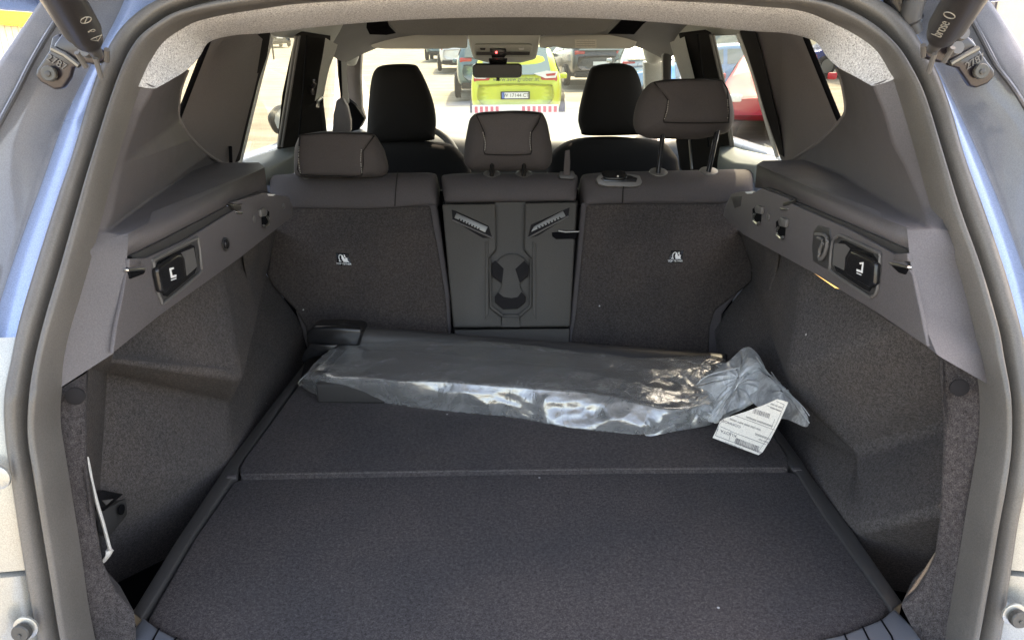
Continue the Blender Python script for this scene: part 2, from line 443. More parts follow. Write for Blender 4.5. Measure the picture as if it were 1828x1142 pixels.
# lower corner panels beside the seal (bumper top and lamp base) with their seam and plugs
def corner(s):
    X = (lambda x: x) if s < 0 else (lambda x: 1828 - x)
    def xo(y): return interp(sorted([(b, a) for a, b in (O[:14] if s < 0 else O[21:])]), y)
    up, lo = [], []
    for y in (601, 660, 760, 860, 940, 1016): 
        p = PY(xo(y) + s * -2, y, ringY(y) - .002); q = PY(xo(y) + s * 130, y, ringY(y) - .03)
        up.append([p + Vector((0, .02, 0)), p, p.lerp(q, .5) + Vector((0, -.006, 0)), q])
    for y in (1026, 1080, 1142, 1330):
        p = PY(xo(y) + s * -2, y, ringY(y) - .004); q = PY(xo(y) + s * 130, y, ringY(y) - .035)
        lo.append([p + Vector((0, .02, 0)), p, p.lerp(q, .5) + Vector((0, -.006, 0)), q])
    lo.insert(0, [v + Vector((0, .02, 0)) for v in lo[0]])
    up.append([v + Vector((0, .02, 0)) for v in up[-1]])
    a = loft("lamp_base_panel", up, M['cornersheen'], car, auto=50)
    b = loft("bumper_corner", lo, M['cornersheen'], car, auto=50)
    return a, b

la_l, bc_l = corner(-1); la_r, bc_r = corner(1)
for s, par, (px, py), r in ((-1, bc_l, (42, 1125), .0100), (1, bc_r, (1815, 1101), .0100)):
    c = PY(px, py, ringY(py) - .030)
    disc("bolt_washer", c + Vector((0, .006, 0)), (0, -1, .1), r * 1.35, .003, M['cornersheen'], par)
    disc("bolt_head", c, (0, -1, .15), r, .007, M['boltgrey'], par)
    disc("bolt_socket", c + Vector((0, -.0075, 0)), (0, -1, .15), r * .2, .001, M['boltgrey'], par)
disc("plug", PY(-2, 850, ringY(850) - .030), (0, -1, .1), .0135, .004, M['cornersheen'], la_l)

# ---- bright rear header of the headliner
HU = [(232, 146), (250, 108), (265, 80), (290, 58), (330, 35), (400, 19), (480, 8), (600, -3), (750, -11), (900, -15), (1060, -10), (1200, -5), (1300, 1), (1387, 7), (1450, 16), (1490, 30), (1531, 51), (1560, 72), (1585, 98), (1608, 132)]
HL = [(281, 157), (310, 141), (334, 126), (355, 103), (373, 76), (420, 64), (480, 60), (602, 46), (740, 36), (900, 32), (1060, 34), (1200, 43), (1340, 57), (1400, 60), (1440, 69), (1462, 80), (1478, 104), (1497, 122), (1525, 137), (1554, 153)]
HY = [1.0, 1.06, 1.13, 1.20, 1.26, 1.29, 1.31, 1.33, 1.34, 1.35, 1.34, 1.33, 1.31, 1.29, 1.26, 1.21, 1.15, 1.10, 1.05, 1.0]
hu = cr([(a, b, 0) for a, b in HU], 4); hl = cr([(a, b, 1.0 + (y - 1.0) * .62) for (a, b), y in zip(HL, HY)], 4)
rows = []
for u, l in zip(hu, hl):
    a = PY(u.x, u.y, ringY(u.y) + .020); b = PY(l.x, l.y, l.z)
    m1 = a.lerp(b, .12) + Vector((0, -.004, -.004)); m2 = a.lerp(b, .5) + Vector((0, 0, -.004)); m3 = a.lerp(b, .92) + Vector((0, 0, -.002))
    rows.append([a + Vector((0, .0, .01)), m1, m2, m3, b, b + Vector((0, .012, .004)), b + Vector((b.x * .03, .03, .012))])
loft("rear_header", rows, M['liner'], car, subd=1)

# ---- left side trim (moulded plastic)
def rp(x, y, dy=.018): return PY(x, y, ringY(y) + dy)
ZS = 1.24
V = {
 # seal side
 'i0': rp(226, 134), 'i1': rp(208, 190), 'i2': rp(192, 245), 'i3': rp(181, 285), 'i4': rp(157, 375), 'i5': rp(146, 414), 'i6': rp(132, 460), 'i7': rp(112, 532), 'i8': rp(86, 627), 'i9': rp(76, 712),
 'c0': PY(279, 156, 1.00), 'c1': PY(252, 202, .985), 'c2': PY(234, 250, .962), 'c3': PY(221, 288, .945), 'c4': PY(203, 382, .89), 'c5': PZ(189, 414, ZS),
 'c6': PZ(229, 417, ZS), 'c7': PX(227, 457, -.478), 'c8': PX(218, 532, -.479), 'c9': PX(203, 630, -.480),
 # window side of the inner facet
 'w0': PX(335, 125, -.585), 'w1': PX(322, 160, -.60), 'w2': PX(318, 195, -.61), 'w3': PX(321, 216, -.61), 'w4': PX(340, 246, -.61), 'w5': PX(370, 275, -.61), 'w6': PX(400, 293, -.62),
 's2': PZ(233, 381, ZS), 's3': PZ(277, 349, ZS), 's4': PZ(340, 305, ZS), 's5': PZ(381, 291, ZS), 's6': PZ(462, 290, ZS), 's7': PZ(472, 299, ZS), 's8': PZ(271, 379, ZS), 's9': PZ(266, 397, ZS),
}
P_ = [['i0', 'i1', 'c1', 'c0'], ['i1', 'i2', 'c2', 'c1'], ['i2', 'i3', 'c3', 'c2'], ['i3', 'i4', 'c4', 'c3'], ['i4', 'i5', 'c5', 'c4'],
      ['i5', 'i6', 'c7', 'c6', 'c5'], ['i6', 'i7', 'c8', 'c7'], ['i7', 'i8', 'c9', 'c8'], ['i8', 'i9', 'c9'],
      ['c0', 'c1', 'w1', 'w0'], ['c1', 'c2', 'w2', 'w1'], ['c2', 'c3', 'w3', 'w2'], ['c3', 'w4', 'w3'], ['c3', 'c4', 's2', 's3', 'w5', 'w4'], ['c4', 'c5', 's2'], ['s3', 's4', 's5', 'w6', 'w5'],
      ['c5', 'c6', 's9', 's8', 's7', 's6', 's5', 's4', 's3', 's2']]
tl = traced("side_trim", V, P_, M['plastic'], car, bevel=.005, seg=3, ang=18)
# edge bead along the window opening
tube("trim_edge", cr([V[k] for k in ('w0', 'w1', 'w2', 'w3', 'w4', 'w5', 'w6')], 5), .0035, M['pillar'], tl, n=8)
# vertical bands of the storage box
XU, XL = -.486, -.476
B = {'a': PZ(229, 417, ZS), 'b': PZ(266, 397, ZS), 'c': PZ(271, 379, ZS), 'd': PZ(472, 299, ZS), 'e': PX(478, 343, XU), 'f': PX(467, 343, XU), 'g': PX(410, 364, XU), 'h': PX(300, 424, XU), 'k': PX(228, 457, XU)}
ub = traced("upper_band", B, [['a', 'b', 'c', 'd', 'e', 'f', 'g', 'h', 'k']], M['plastic'], tl, bevel=.003, thick=.02, ang=40)
def rail_panel(pts, X, parent, mat=M['plastic'], depth=.005, bevel=.0012, name="rail_panel"):
    return prism(name, [PX(a, b, X) for a, b in pts], depth, mat, parent, bevel, 3, dirv=(math.copysign(1, X), 0, 0))
rail_panel([(236, 462), (262, 461), (330, 430), (424, 372), (432, 364), (421, 366), (412, 362), (470, 344), (488, 347), (515, 351), (523, 370), (523, 386), (429, 460), (284, 564), (202, 630), (208, 585), (219, 532), (226, 490)], XL, tl)
# shade on the ledge between the bands, painted as dark strips
for pts in ([(233, 457), (300, 424), (407, 368), (424, 372), (330, 429), (262, 461), (240, 463)], [(410, 362), (466, 341), (490, 346), (420, 368)]):
    prism("ledge_shade", [PX(a, b, XU + .004) for a, b in pts], .006, M['plastic_d'], tl, 0, dirv=(-1, 0, 0))
def ledge(pts, X, par, mat): return prism("ledge", [PX(a, b, X) for a, b in pts], .006, mat, par, .001, dirv=(math.copysign(1, X), 0, 0))
ledge([(231, 462), (252, 461), (253, 473), (231, 478)], -.474, tl, M['plastic'])
ledge([(229, 480), (262, 478), (261, 482), (230, 485)], -.472, tl, M['chrome'])
ledge([(231, 485), (261, 483), (257, 489), (234, 498)], -.4735, tl, M['black'])
ledge([(409, 364), (430, 366), (432, 373), (424, 377)], -.474, tl, M['steel'])
ledge([(423, 378), (435, 379), (432, 383), (425, 382)], -.473, tl, M['chrome'])
ledge([(479, 346), (493, 347), (488, 350), (482, 350)], -.473, tl, M['white'])

def release(par, bez, btn, rec, ico, X):
    sg = math.copysign(1, X)
    b = prism("release_bezel", [PX(a, c, X) for a, c in bez], .012, M['plastic_d'], par, .004, 3, dirv=(sg, 0, 0))
    cx = sum(p[0] for p in bez) / len(bez); cy = sum(p[1] for p in bez) / len(bez)
    ring = cr([PX(a, c, X - sg * .001) for a, c in bez + bez[:1]], 3)
    tube("bezel_ring", ring, .0022, M['guide'], b, n=8)
    inner = [(cx + (a - cx) * .84, cy + (c - cy) * .84) for a, c in bez]
    prism("release_well", [PX(a, c, X - sg * .0008) for a, c in inner], .003, M['smoothblk'], b, 0, dirv=(sg, 0, 0))
    prism("release_recess", [PX(a, c, X - sg * .0016) for a, c in rec], .002, M['guide'], b, 0, dirv=(sg, 0, 0))
    prism("release_button", [PX(a, c, X - sg * .009) for a, c in btn], .010, M['smoothblk'], b, .004, 3, dirv=(sg, 0, 0))
    for k in ico: prism("seat_symbol", [PX(a, c, X - sg * .0096) for a, c in k], .0008, M['white'], b, 0, dirv=(sg, 0, 0))
release(tl, [(274, 467), (280, 461), (346, 428), (354, 431), (359, 474), (354, 490), (296, 538), (288, 536), (280, 512)],
        [(282, 481), (287, 474), (319, 453), (328, 456), (333, 492), (329, 498), (298, 523), (290, 522)],
        [(324, 451), (346, 442), (352, 476), (334, 492), (330, 462)],
        [[(303, 479), (310, 477), (311, 480), (306, 481.5), (308, 492), (315, 490), (315, 494), (306, 496.5)], [(306, 499), (315, 496), (315, 497.8), (306, 500.8)]], -.475)
disc("rail_bolt", PX(401, 436, -.4755), (1, 0, 0), .0115, .005, M['plastic_d'], tl)
disc("bolt_head", PX(402, 436, -.470), (1, 0, 0), .0075, .004, M['smoothblk'], tl)
disc("clip", PX(453, 391, -.4755), (1, 0, 0), .0075, .002, M['guide'], tl)
disc("clip", PX(506, 368, -.4755), (1, 0, 0), .0060, .002, M['guide'], tl)
def hook(par, x, y, w, h, X, sg, flip):
    o = [(x, y + h * .1), (x + w * .5 * flip, y), (x + w * flip, y + h * .15), (x + w * .95 * flip, y + h * .75), (x + w * .4 * flip, y + h), (x + w * .1 * flip, y + h * .8)]
    prism("hook_recess", [PX(a, b, X - sg * .0005) for a, b in o], .004, M['black'], par, 0, dirv=(sg, 0, 0))
    prism("hook_cover", [PX(a, b, X - sg * .006) for a, b in [(x, y + h * .05), (x + w * .55 * flip, y - h * .06), (x + w * .8 * flip, y + h * .12), (x + w * .72 * flip, y + h * .36), (x + w * .1 * flip, y + h * .42)]], .006, M['guide'], par, .0012, dirv=(sg, 0, 0))
    pth = [PX(a, b, X - sg * .006) for a, b in [(x + w * .75 * flip, y + h * .42), (x + w * .9 * flip, y + h * .52), (x + w * .88 * flip, y + h * .78), (x + w * .45 * flip, y + h * .95), (x + w * .30 * flip, y + h * .86)]]
    tube("hook_wire", pth, .0024, M['chrome'], par, n=8)
hook(tl, 466, 373, 15, 34, -.476, -1, 1)

# ---- right side trim
V = {
 'i0': rp(1615, 130), 'i1': rp(1632, 173), 'i2': rp(1652, 231), 'i3': rp(1666, 280), 'i4': rp(1693, 375), 'i5': rp(1702, 408), 'i6': rp(1722, 462), 'i7': rp(1750, 548), 'i8': rp(1768, 625), 'i9': rp(1784, 697),
 'c0': PY(1556, 152, 1.00), 'c1': PY(1577, 202, .985), 'c2': PY(1592, 255, .962), 'c3': PY(1616, 300, .935), 'c4': PY(1645, 365, .89), 'c5': PZ(1661, 408, ZS),
 'c6': PZ(1619, 406, ZS), 'c7': PX(1624, 462, .478), 'c8': PX(1638, 548, .479), 'c9': PX(1655, 618, .480),
 'c10': PX(1677, 636, .482),
 'w0': PX(1494, 121, .585), 'w1': PX(1503, 146, .60), 'w2': PX(1510, 185, .61), 'w3': PX(1508, 203, .61), 'w4': PX(1497, 219, .61), 'w5': PX(1472, 245, .61), 'w6': PX(1440, 269, .61), 'w7': PX(1416, 284, .62),
 's2': PZ(1611, 378, ZS), 's3': PZ(1564, 349, ZS), 's4': PZ(1501, 311, ZS), 's5': PZ(1436, 285, ZS), 's6': PZ(1362, 287, ZS), 's7': PZ(1351, 294, ZS), 's8': PZ(1570, 377, ZS), 's9': PZ(1577, 390, ZS),
}
P_ = [['i0', 'i1', 'c1', 'c0'], ['i1', 'i2', 'c2', 'c1'], ['i2', 'i3', 'c3', 'c2'], ['i3', 'i4', 'c4', 'c3'], ['i4', 'i5', 'c5', 'c4'],
      ['i5', 'i6', 'c7', 'c6', 'c5'], ['i6', 'i7', 'c8', 'c7'], ['i7', 'i8', 'c10', 'c9', 'c8'], ['i8', 'i9', 'c10'],
      ['c0', 'c1', 'w1', 'w0'], ['c1', 'c2', 'w2', 'w1'], ['c2', 'w3', 'w2'], ['c2', 'c3', 'w4', 'w3'], ['c3', 'c4', 's2', 's3', 'w5', 'w4'], ['c4', 'c5', 's2'], ['s3', 's4', 's5', 'w7', 'w6', 'w5'],
      ['c5', 'c6', 's9', 's8', 's7', 's6', 's5', 's4', 's3', 's2']]
tr = traced("side_trim", V, P_, M['plastic'], car, bevel=.005, seg=3, ang=18)
tube("trim_edge", cr([V[k] for k in ('w0', 'w1', 'w2', 'w3', 'w4', 'w5', 'w6', 'w7')], 5), .0035, M['pillar'], tr, n=8)
XU, XL = .486, .476
B = {'a': PZ(1619, 406, ZS), 'b': PZ(1577, 390, ZS), 'c': PZ(1570, 377, ZS), 'd': PZ(1351, 294, ZS), 'e': PX(1348, 335, XU), 'f': PX(1366, 334, XU), 'g': PX(1421, 357, XU), 'h': PX(1520, 404, XU), 'k': PX(1619, 447, XU)}
traced("upper_band", B, [['a', 'b', 'c', 'd', 'e', 'f', 'g', 'h', 'k']], M['plastic'], tr, bevel=.003, thick=.02, ang=40)
prism("band_inset", [PX(a, b, .4855) for a, b in [(1567, 401), (1572, 408), (1612, 425), (1617, 436), (1621, 452), (1625, 440), (1620, 412), (1578, 395)]], .006, M['plastic'], tr, .002, dirv=(1, 0, 0))
rail_panel([(1612, 462), (1595, 453), (1520, 412), (1413, 364), (1408, 355), (1360, 336), (1348, 343), (1322, 342), (1305, 346), (1294, 370), (1291, 385), (1327, 419), (1453, 488), (1571, 562), (1655, 619), (1642, 555), (1628, 490)], XL, tr)
for pts in ([(1413, 357), (1520, 402), (1620, 446), (1618, 462), (1595, 453), (1520, 412), (1410, 364)], [(1360, 334), (1370, 334), (1420, 355), (1412, 360)]):  # shaded ledge on this side, likewise painted as dark strips
    prism("ledge_shade", [PX(a, b, XU - .004) for a, b in pts], .006, M['plastic_d'], tr, 0, dirv=(1, 0, 0))
ledge([(1596, 453), (1619, 452), (1621, 467), (1594, 464)], .474, tr, M['plastic'])
ledge([(1586, 468), (1619, 475), (1620, 479), (1587, 472)], .472, tr, M['chrome'])
ledge([(1590, 474), (1619, 480), (1614, 490), (1604, 487)], .4735, tr, M['black'])
ledge([(1397, 361), (1418, 357), (1408, 366), (1397, 368)], .474, tr, M['steel'])
ledge([(1391, 371), (1405, 373), (1403, 376), (1393, 375)], .473, tr, M['chrome'])
ledge([(1329, 343), (1344, 341), (1340, 346), (1333, 346)], .473, tr, M['white'])
release(tr, [(1497, 421), (1505, 422), (1563, 449), (1571, 460), (1566, 516), (1557, 529), (1545, 525), (1486, 486), (1482, 474), (1486, 432)],
        [(1510, 462), (1518, 446), (1553, 461), (1562, 470), (1559, 508), (1551, 515), (1510, 491), (1507, 484)],
        [(1489, 434), (1508, 436), (1517, 444), (1508, 460), (1506, 482), (1486, 472)],
        [[(1541, 468), (1534, 469), (1535, 472), (1539, 471), (1537, 483), (1529, 480), (1529, 484), (1539, 487.5)], [(1529, 486.3), (1537, 490), (1537, 491.5), (1529, 488)]], .475)
rail_panel([(1460, 402), (1480, 408), (1483, 430), (1480, 470), (1486, 484), (1470, 478), (1451, 466), (1449, 440), (1452, 412)], .4745, tr, M['plastic_d'], .004, .0015, "flap_plate")
tube("folding_hook", cr([PX(a, b, .468) for a, b in [(1456, 418), (1472, 420), (1477, 432), (1471, 455), (1463, 463), (1464, 445), (1470, 430), (1460, 424)]], 3), .0028, M['guide'], tr, n=8)
prism("folding_hook_tab", [PX(a, b, .470) for a, b in [(1456, 414), (1470, 418), (1469, 426), (1456, 424)]], .004, M['smoothblk'], tr, .001, dirv=(1, 0, 0))
disc("clip", PX(1372, 387, .4755), (-1, 0, 0), .0075, .002, M['guide'], tr)
hook(tr, 1360, 368, 17, 34, .476, 1, -1)
hook(tr, 1403, 390, 18, 38, .476, 1, -1)
prism("clip", [PX(a, b, .4755) for a, b in [(1304, 350), (1324, 350), (1322, 368), (1311, 372)]], .003, M['plastic_d'], tr, .001, dirv=(1, 0, 0))
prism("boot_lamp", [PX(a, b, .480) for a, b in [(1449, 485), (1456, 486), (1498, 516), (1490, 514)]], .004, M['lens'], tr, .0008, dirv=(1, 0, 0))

# ---- carpeted side walls, left
ZB = .60
V = {'a': PX(196, 626, -.585), 'b': PX(393, 478, -.535), 'c': PX(432, 678, -.480), 'd': PX(200, 643, -.548),
     'e': PX(190, 668, -.615), 'f': PX(414, 722, -.548), 'g': PX(410, 818, -.520), 'h': PX(178, 880, -.610), 'k': PX(410, 900, -.530), 'l': PX(185, 1060, -.70), 'm': PX(395, 1100, -.62), 'l2': PX(200, 1220, -.74),
     'n': PX(520, 392, -.62), 'o': PY(475, 490, 1.775), 'p': PY(545, 585, 1.74), 'q': PY(545, 690, 1.73), 'n2': PY(478, 400, 1.84)}
P_ = [['a', 'b', 'c', 'd'], ['d', 'c', 'f', 'e'], ['e', 'f', 'g', 'h'], ['h', 'g', 'k', 'l'], ['l', 'k', 'm', 'l2'], ['b', 'n', 'o', 'c'], ['c', 'o', 'p', 'q', 'g', 'f'], ['g', 'q', 'm', 'k']]
cl = traced("side_carpet", V, P_, M['carpetside'], car, bevel=.016, seg=5, ang=14)
# lit dent high in the wall
def lump(pts, X, par, out=.010):
    prism("carpet_dent", [PX(a, b, X) for a, b in pts], .02, M['carpetside'], par, .008, 3)
def dent(wall, left, right, nm="carpet_dent"):
    L_ = [on_mesh(wall, *p, .001) for p in left]; R_ = [on_mesh(wall, *p, .030) for p in right]; R2 = [on_mesh(wall, *p, .001) for p in right]
    rows = [[p + (p - CAM).normalized() * .02 for p in L_], L_, [a.lerp(b, .5) for a, b in zip(L_, R_)], R_, [p + (p - CAM).normalized() * .05 for p in R2]]
    return loft(nm, rows, M['carpetside'], wall, subd=1)
dent(cl, [(430, 440), (436, 480), (446, 516), (450, 528)], [(460, 432), (464, 475), (470, 512), (466, 524)])
# rear corner, left
def rc(x, y, dy=.03): return PY(x, y, ringY(y) + dy)
V = {'a': rc(76, 713, .02), 'b': rc(204, 629, .075), 'c': rc(157, 664, .06), 'd': rc(157, 820, .055), 'e': rc(162, 880, .05), 'f': rc(173, 935, .05), 'g': rc(185, 1005, .05), 'h': rc(208, 1055, .05), 'k': rc(240, 1092, .05), 'l': rc(243, 1142, .04), 'm': rc(250, 1330, .03),
     'n': rc(160, 1330, .02), 'o': rc(132, 1142, .02), 'p': rc(112, 1008, .02), 'q': rc(86, 850, .02), 'r': rc(73, 765, .02)}
names = list('acdefghklmnopqr')
V2 = {k: V[k] for k in names}
for k in 'cdefghk': V2[k + '2'] = V[k] + Vector((-.05, .06, -.01))
P_ = [names] + [[a, b, b + '2', a + '2'] for a, b in zip('cdefgh', 'defghk')]
rcl = traced("corner_carpet", V2, P_, M['carpet'], car, bevel=.006, seg=3, ang=30)
V = {'a': rc(157, 655, .08), 'b': rc(204, 626, .085), 'c': PX(192, 668, -.616), 'd': PX(178, 885, -.611), 'e': PX(186, 1065, -.701), 'f': rc(150, 1065, .11), 'g': rc(150, 880, .10)}
traced("corner_filler", V, [['a', 'b', 'c'], ['a', 'c', 'd', 'g'], ['g', 'd', 'e', 'f']], M['carpetside'], car)
disc("push_clip", rc(135, 706, .036), (.25, -1, .1), .0105, .003, M['grip'], rcl)
tube("carpet_bump", [rc(160, 1038, .045), rc(162, 1058, .045), rc(163, 1066, .052)], [.006, .011, .004], M['carpet'], rcl, n=12)
# ---- right
V = {'a': PX(1690, 640, .60), 'a1': PX(1606, 586, .565), 'b': PX(1436, 474, .535), 'c': PX(1404, 668, .478), 'd': PX(1612, 588, .56),
     'e': PX(1424, 705, .522), 'f': PX(1518, 812, .572), 'g': PX(1686, 762, .665), 'h': PX(1690, 660, .61), 'k': PX(1528, 945, .512), 'l': PX(1690, 910, .575), 'm': PX(1700, 1100, .74), 'n': PX(1545, 1100, .64),
     'o': PX(1291, 395, .62), 'p': PY(1347, 490, 1.775), 'q': PY(1270, 585, 1.74), 'r': PY(1270, 700, 1.73), 's': PX(1400, 760, .485)}
P_ = [['b', 'a1', 'c'], ['a1', 'a', 'h', 'g', 'f', 'e', 'c'], ['f', 'g', 'l', 'k'], ['k', 'l', 'm', 'n'], ['b', 'c', 'p', 'o'], ['c', 'e', 'r', 'q', 'p'], ['e', 'f', 'k', 'r'], ['k', 'n', 'r']]
cw = traced("side_carpet", V, P_, M['carpetside'], car, bevel=.018, seg=5, ang=12)
dent(cw, [(1394, 436), (1390, 470), (1382, 506), (1376, 520)], [(1366, 430), (1362, 465), (1356, 500), (1360, 514)])
V = {'a': rc(1790, 698, .02), 'b': rc(1673, 634, .06), 'c': rc(1681, 715, .055), 'd': rc(1683, 765, .055), 'e': rc(1680, 850, .055), 'f': rc(1676, 928, .05), 'g': rc(1668, 991, .05), 'h': rc(1651, 1028, .05), 'k': rc(1632, 1057, .05), 'l': rc(1608, 1080, .05), 'm': rc(1640, 1142, .04), 'n': rc(1650, 1330, .03),
     'o': rc(1690, 1330, .02), 'p': rc(1722, 1142, .02), 'q': rc(1743, 1033, .02), 'r': rc(1762, 928, .02), 's': rc(1778, 840, .02), 't': rc(1786, 780, .02)}
names = list(V)
for k in 'bcdefghkl': V[k + '2'] = V[k] + Vector((.05, .06, -.01))
P_ = [names] + [[a, b, b + '2', a + '2'] for a, b in zip('bcdefghk', 'cdefghkl')]
rcr = traced("corner_carpet", V, P_, M['carpet'], car, bevel=.006, seg=3, ang=30)
disc("push_clip", rc(1712, 691, .036), (-.25, -1, .1), .0105, .003, M['grip'], rcr)
tube("carpet_bump", [rc(1690, 1005, .045), rc(1692, 1018, .045), rc(1694, 1028, .052)], [.006, .010, .004], M['carpet'], rcr, n=12)
disc("carpet_hole", rc(1697, 1043, .037), (-.2, -1, .1), .006, .001, M['black'], rcr)

# ---- floor well under the boards, rails, sill
box("floor_well", -.80, .80, .50, 1.80, .585, .60, M['black'], car)
def fl(x, y, z=FLOOR): return PZ(x, y, z)
def railz(name, pts, z, h, mat, par, bevel=.002): return prism(name, [fl(a, b, z) for a, b in pts], h, mat, par, bevel, 2, dirv=(0, 0, -1))
rl = railz("floor_rail", [(236, 1091), (315, 963), (391, 850), (410, 821), (480, 729), (528, 668), (545, 645), (556, 645), (533, 678), (487, 745), (427, 829), (424, 848), (412, 855), (341, 960), (252, 1104)], FLOOR + .004, .10, M['plastic_d'], car)
rr = railz("floor_rail", [(1611, 1074), (1522, 947), (1449, 850), (1430, 820), (1375, 745), (1330, 690), (1318, 690), (1366, 752), (1404, 810), (1400, 822), (1420, 838), (1470, 918), (1551, 1030), (1592, 1088)], FLOOR + .004, .10, M['plastic_d'], car)
sl = [(224, 1150), (232, 1128), (255, 1099), (284, 1121), (315, 1137), (400, 1165), (600, 1196), (920, 1210), (1250, 1192), (1400, 1160), (1455, 1142), (1507, 1130), (1572, 1104), (1597, 1083), (1625, 1112), (1660, 1160), (1700, 1330), (120, 1330)]
sp = railz("sill_plate", sl, FLOOR + .012, .16, M['sill'], car, .004)
for a in ([(284, 1121), (268, 1150)], [(315, 1137), (300, 1160)], [(1572, 1104), (1592, 1135), (1600, 1160)], [(1540, 1118), (1556, 1150)], [(1507, 1130), (1516, 1150)]):
    tube("sill_groove", [fl(x, y, FLOOR + .0125) for x, y in a], .0012, M['black'], sp, n=6)

# ---- cargo floor boards (lift out)
fb = empty("cargo_floor_board", fl(920, 1000) - Vector((0, 0, .03)), "large dark carpeted floor board at the mouth of the boot", "floor board")
def board(pts, z, h, name, par):
    o = prism(name, [fl(a, b, z) for a, b in pts], h, M['carpet'], par, .006, 3, dirv=(0, 0, -1)); return o
front = [(262, 1104), (290, 1124), (330, 1142), (400, 1163), (600, 1193), (920, 1206), (1250, 1189), (1400, 1158), (1455, 1140), (1507, 1128), (1570, 1102), (1590, 1085)]
board(front + [(1550, 1030), (1474, 918), (1426, 848), (1413, 841), (1200, 841), (900, 845), (600, 850), (430, 854), (416, 860), (345, 962)], FLOOR, .02, "board", fb)
fb2 = empty("cargo_floor_board", fl(920, 740) - Vector((0, 0, .03)), "narrower carpeted floor board against the rear seats, under the plastic bag", "floor board")
board([(430, 851), (427, 833), (437, 815), (490, 744), (540, 676), (560, 632), (1290, 632), (1322, 690), (1368, 752), (1398, 800), (1410, 820), (1406, 838), (1200, 839), (900, 842), (600, 847)], FLOOR + .006, .024, "board", fb2)
tube("board_edge", cr([fl(a, b, FLOOR + .003) for a, b in [(432, 849), (600, 846), (900, 841), (1200, 838), (1403, 837)]], 3), .0042, M['carpetside'], fb2, n=8)
ledge_m = M['steel']
railz("rail_step", [(406, 848), (421, 847), (421, 851), (404, 852)], FLOOR + .0055, .004, M['plastic'], rl, 0)
railz("rail_step", [(1413, 834), (1428, 834), (1431, 838), (1417, 838)], FLOOR + .0055, .004, M['plastic'], rr, 0)

# ---- strap and bracket in the left pocket
st = empty("retaining_strap", rc(180, 960, .07), "white elastic strap hanging in the left side pocket of the boot", "strap")
pth = [rc(a, b, .075) for a, b in [(157, 815), (163, 850), (172, 893), (183, 930), (193, 968), (196, 982), (192, 992), (184, 1002)]]
tube("strap_band", cr(pth, 3), [.0012 + .0036 * min(1, i / 6) for i in range((len(pth) - 1) * 3 + 1)], M['strap'], st, n=8, flat=.45)
pb = prism("pocket_bracket", [PX(a, b, -.590) for a, b in [(170, 882), (186, 874), (222, 881), (208, 893), (187, 912), (176, 905)]], .02, M['smoothblk'], car, .002, dirv=(-1, 0, 0))
prism("bracket_plate", [PX(a, b, -.5890) for a, b in [(183, 893), (203, 890), (190, 901)]], .004, M['guide'], pb, 0, dirv=(-1, 0, 0))
disc("bracket_hole", PX(216, 909, -.5950), (1, .0, 0), .008, .002, M['black'], pb)
prism("pocket_plate", [PX(a, b, -.600) for a, b in [(182, 912), (226, 888), (228, 918), (196, 958), (186, 950)]], .01, M['plastic_d'], pb, .002, dirv=(-1, 0, 0))
# ================================================================== REAR SEAT BACKS
def lum(name, rows2, mat, par, subd=1, auto=None): return loft(name, rows2, mat, par, subd=subd, auto=auto)
def bolster(par, top, bot, mat, seamx=None):
    """top: pixels of the top edge, bot: pixels of the lower edge, same count"""
    t = cr([(a, b, 0) for a, b in top], 3); b_ = cr([(a, b, 0) for a, b in bot], 3)
    rows = []
    n = len(t)
    for i, (u, l) in enumerate(zip(t, b_)):
        e = min(i, n - 1 - i); k = 0 if e == 0 else (.6 if e == 1 else (.9 if e == 2 else 1))
        tp = PS(u.x, u.y, -.035); lo = PS(l.x, l.y, .006)
        up = Vector((0, .424, 1)).normalized(); out = SEAT_N
        h = (tp - lo)
        rows.append([lo - out * .03, lo - out * .004, lo + out * .006 * k, lo + h * .25 + out * (.022 * k), lo + h * .5 + out * (.030 * k), lo + h * .78 + out * (.024 * k), tp + out * .006 * k - up * .004, tp - out * .02 + up * .000, tp - out * .08 - up * .004, tp - out * .14 - up * .05])
    v, f = grid(rows)
    m = len(rows[0]); f.append(list(range(m))[::-1]); f.append([(len(rows) - 1) * m + k for k in range(m)])
    o = mk("top_bolster", v, f, mat, par); sub(o, 1)
    return o
def seatpanel(par, pts, mat, off, depth, bevel=.008, name="back_carpet"):
    return prism(name, [PS(a, b, off) for a, b in pts], depth, mat, par, bevel, 3, dirv=-SEAT_N)
def post_guide(par, x, y, w=32, off=.0):
    c = PS(x, y, -.02)
    q = Vector((0, -.3, .95)).normalized()
    g = tube("post_guide", [c - q * .012, c, c + q * .006, c + q * .010], [w / 2 / 690 * .98, w / 2 / 690, w / 2 / 690 * .9, w / 2 / 690 * .55], M['guide'], par, n=20)
    return g
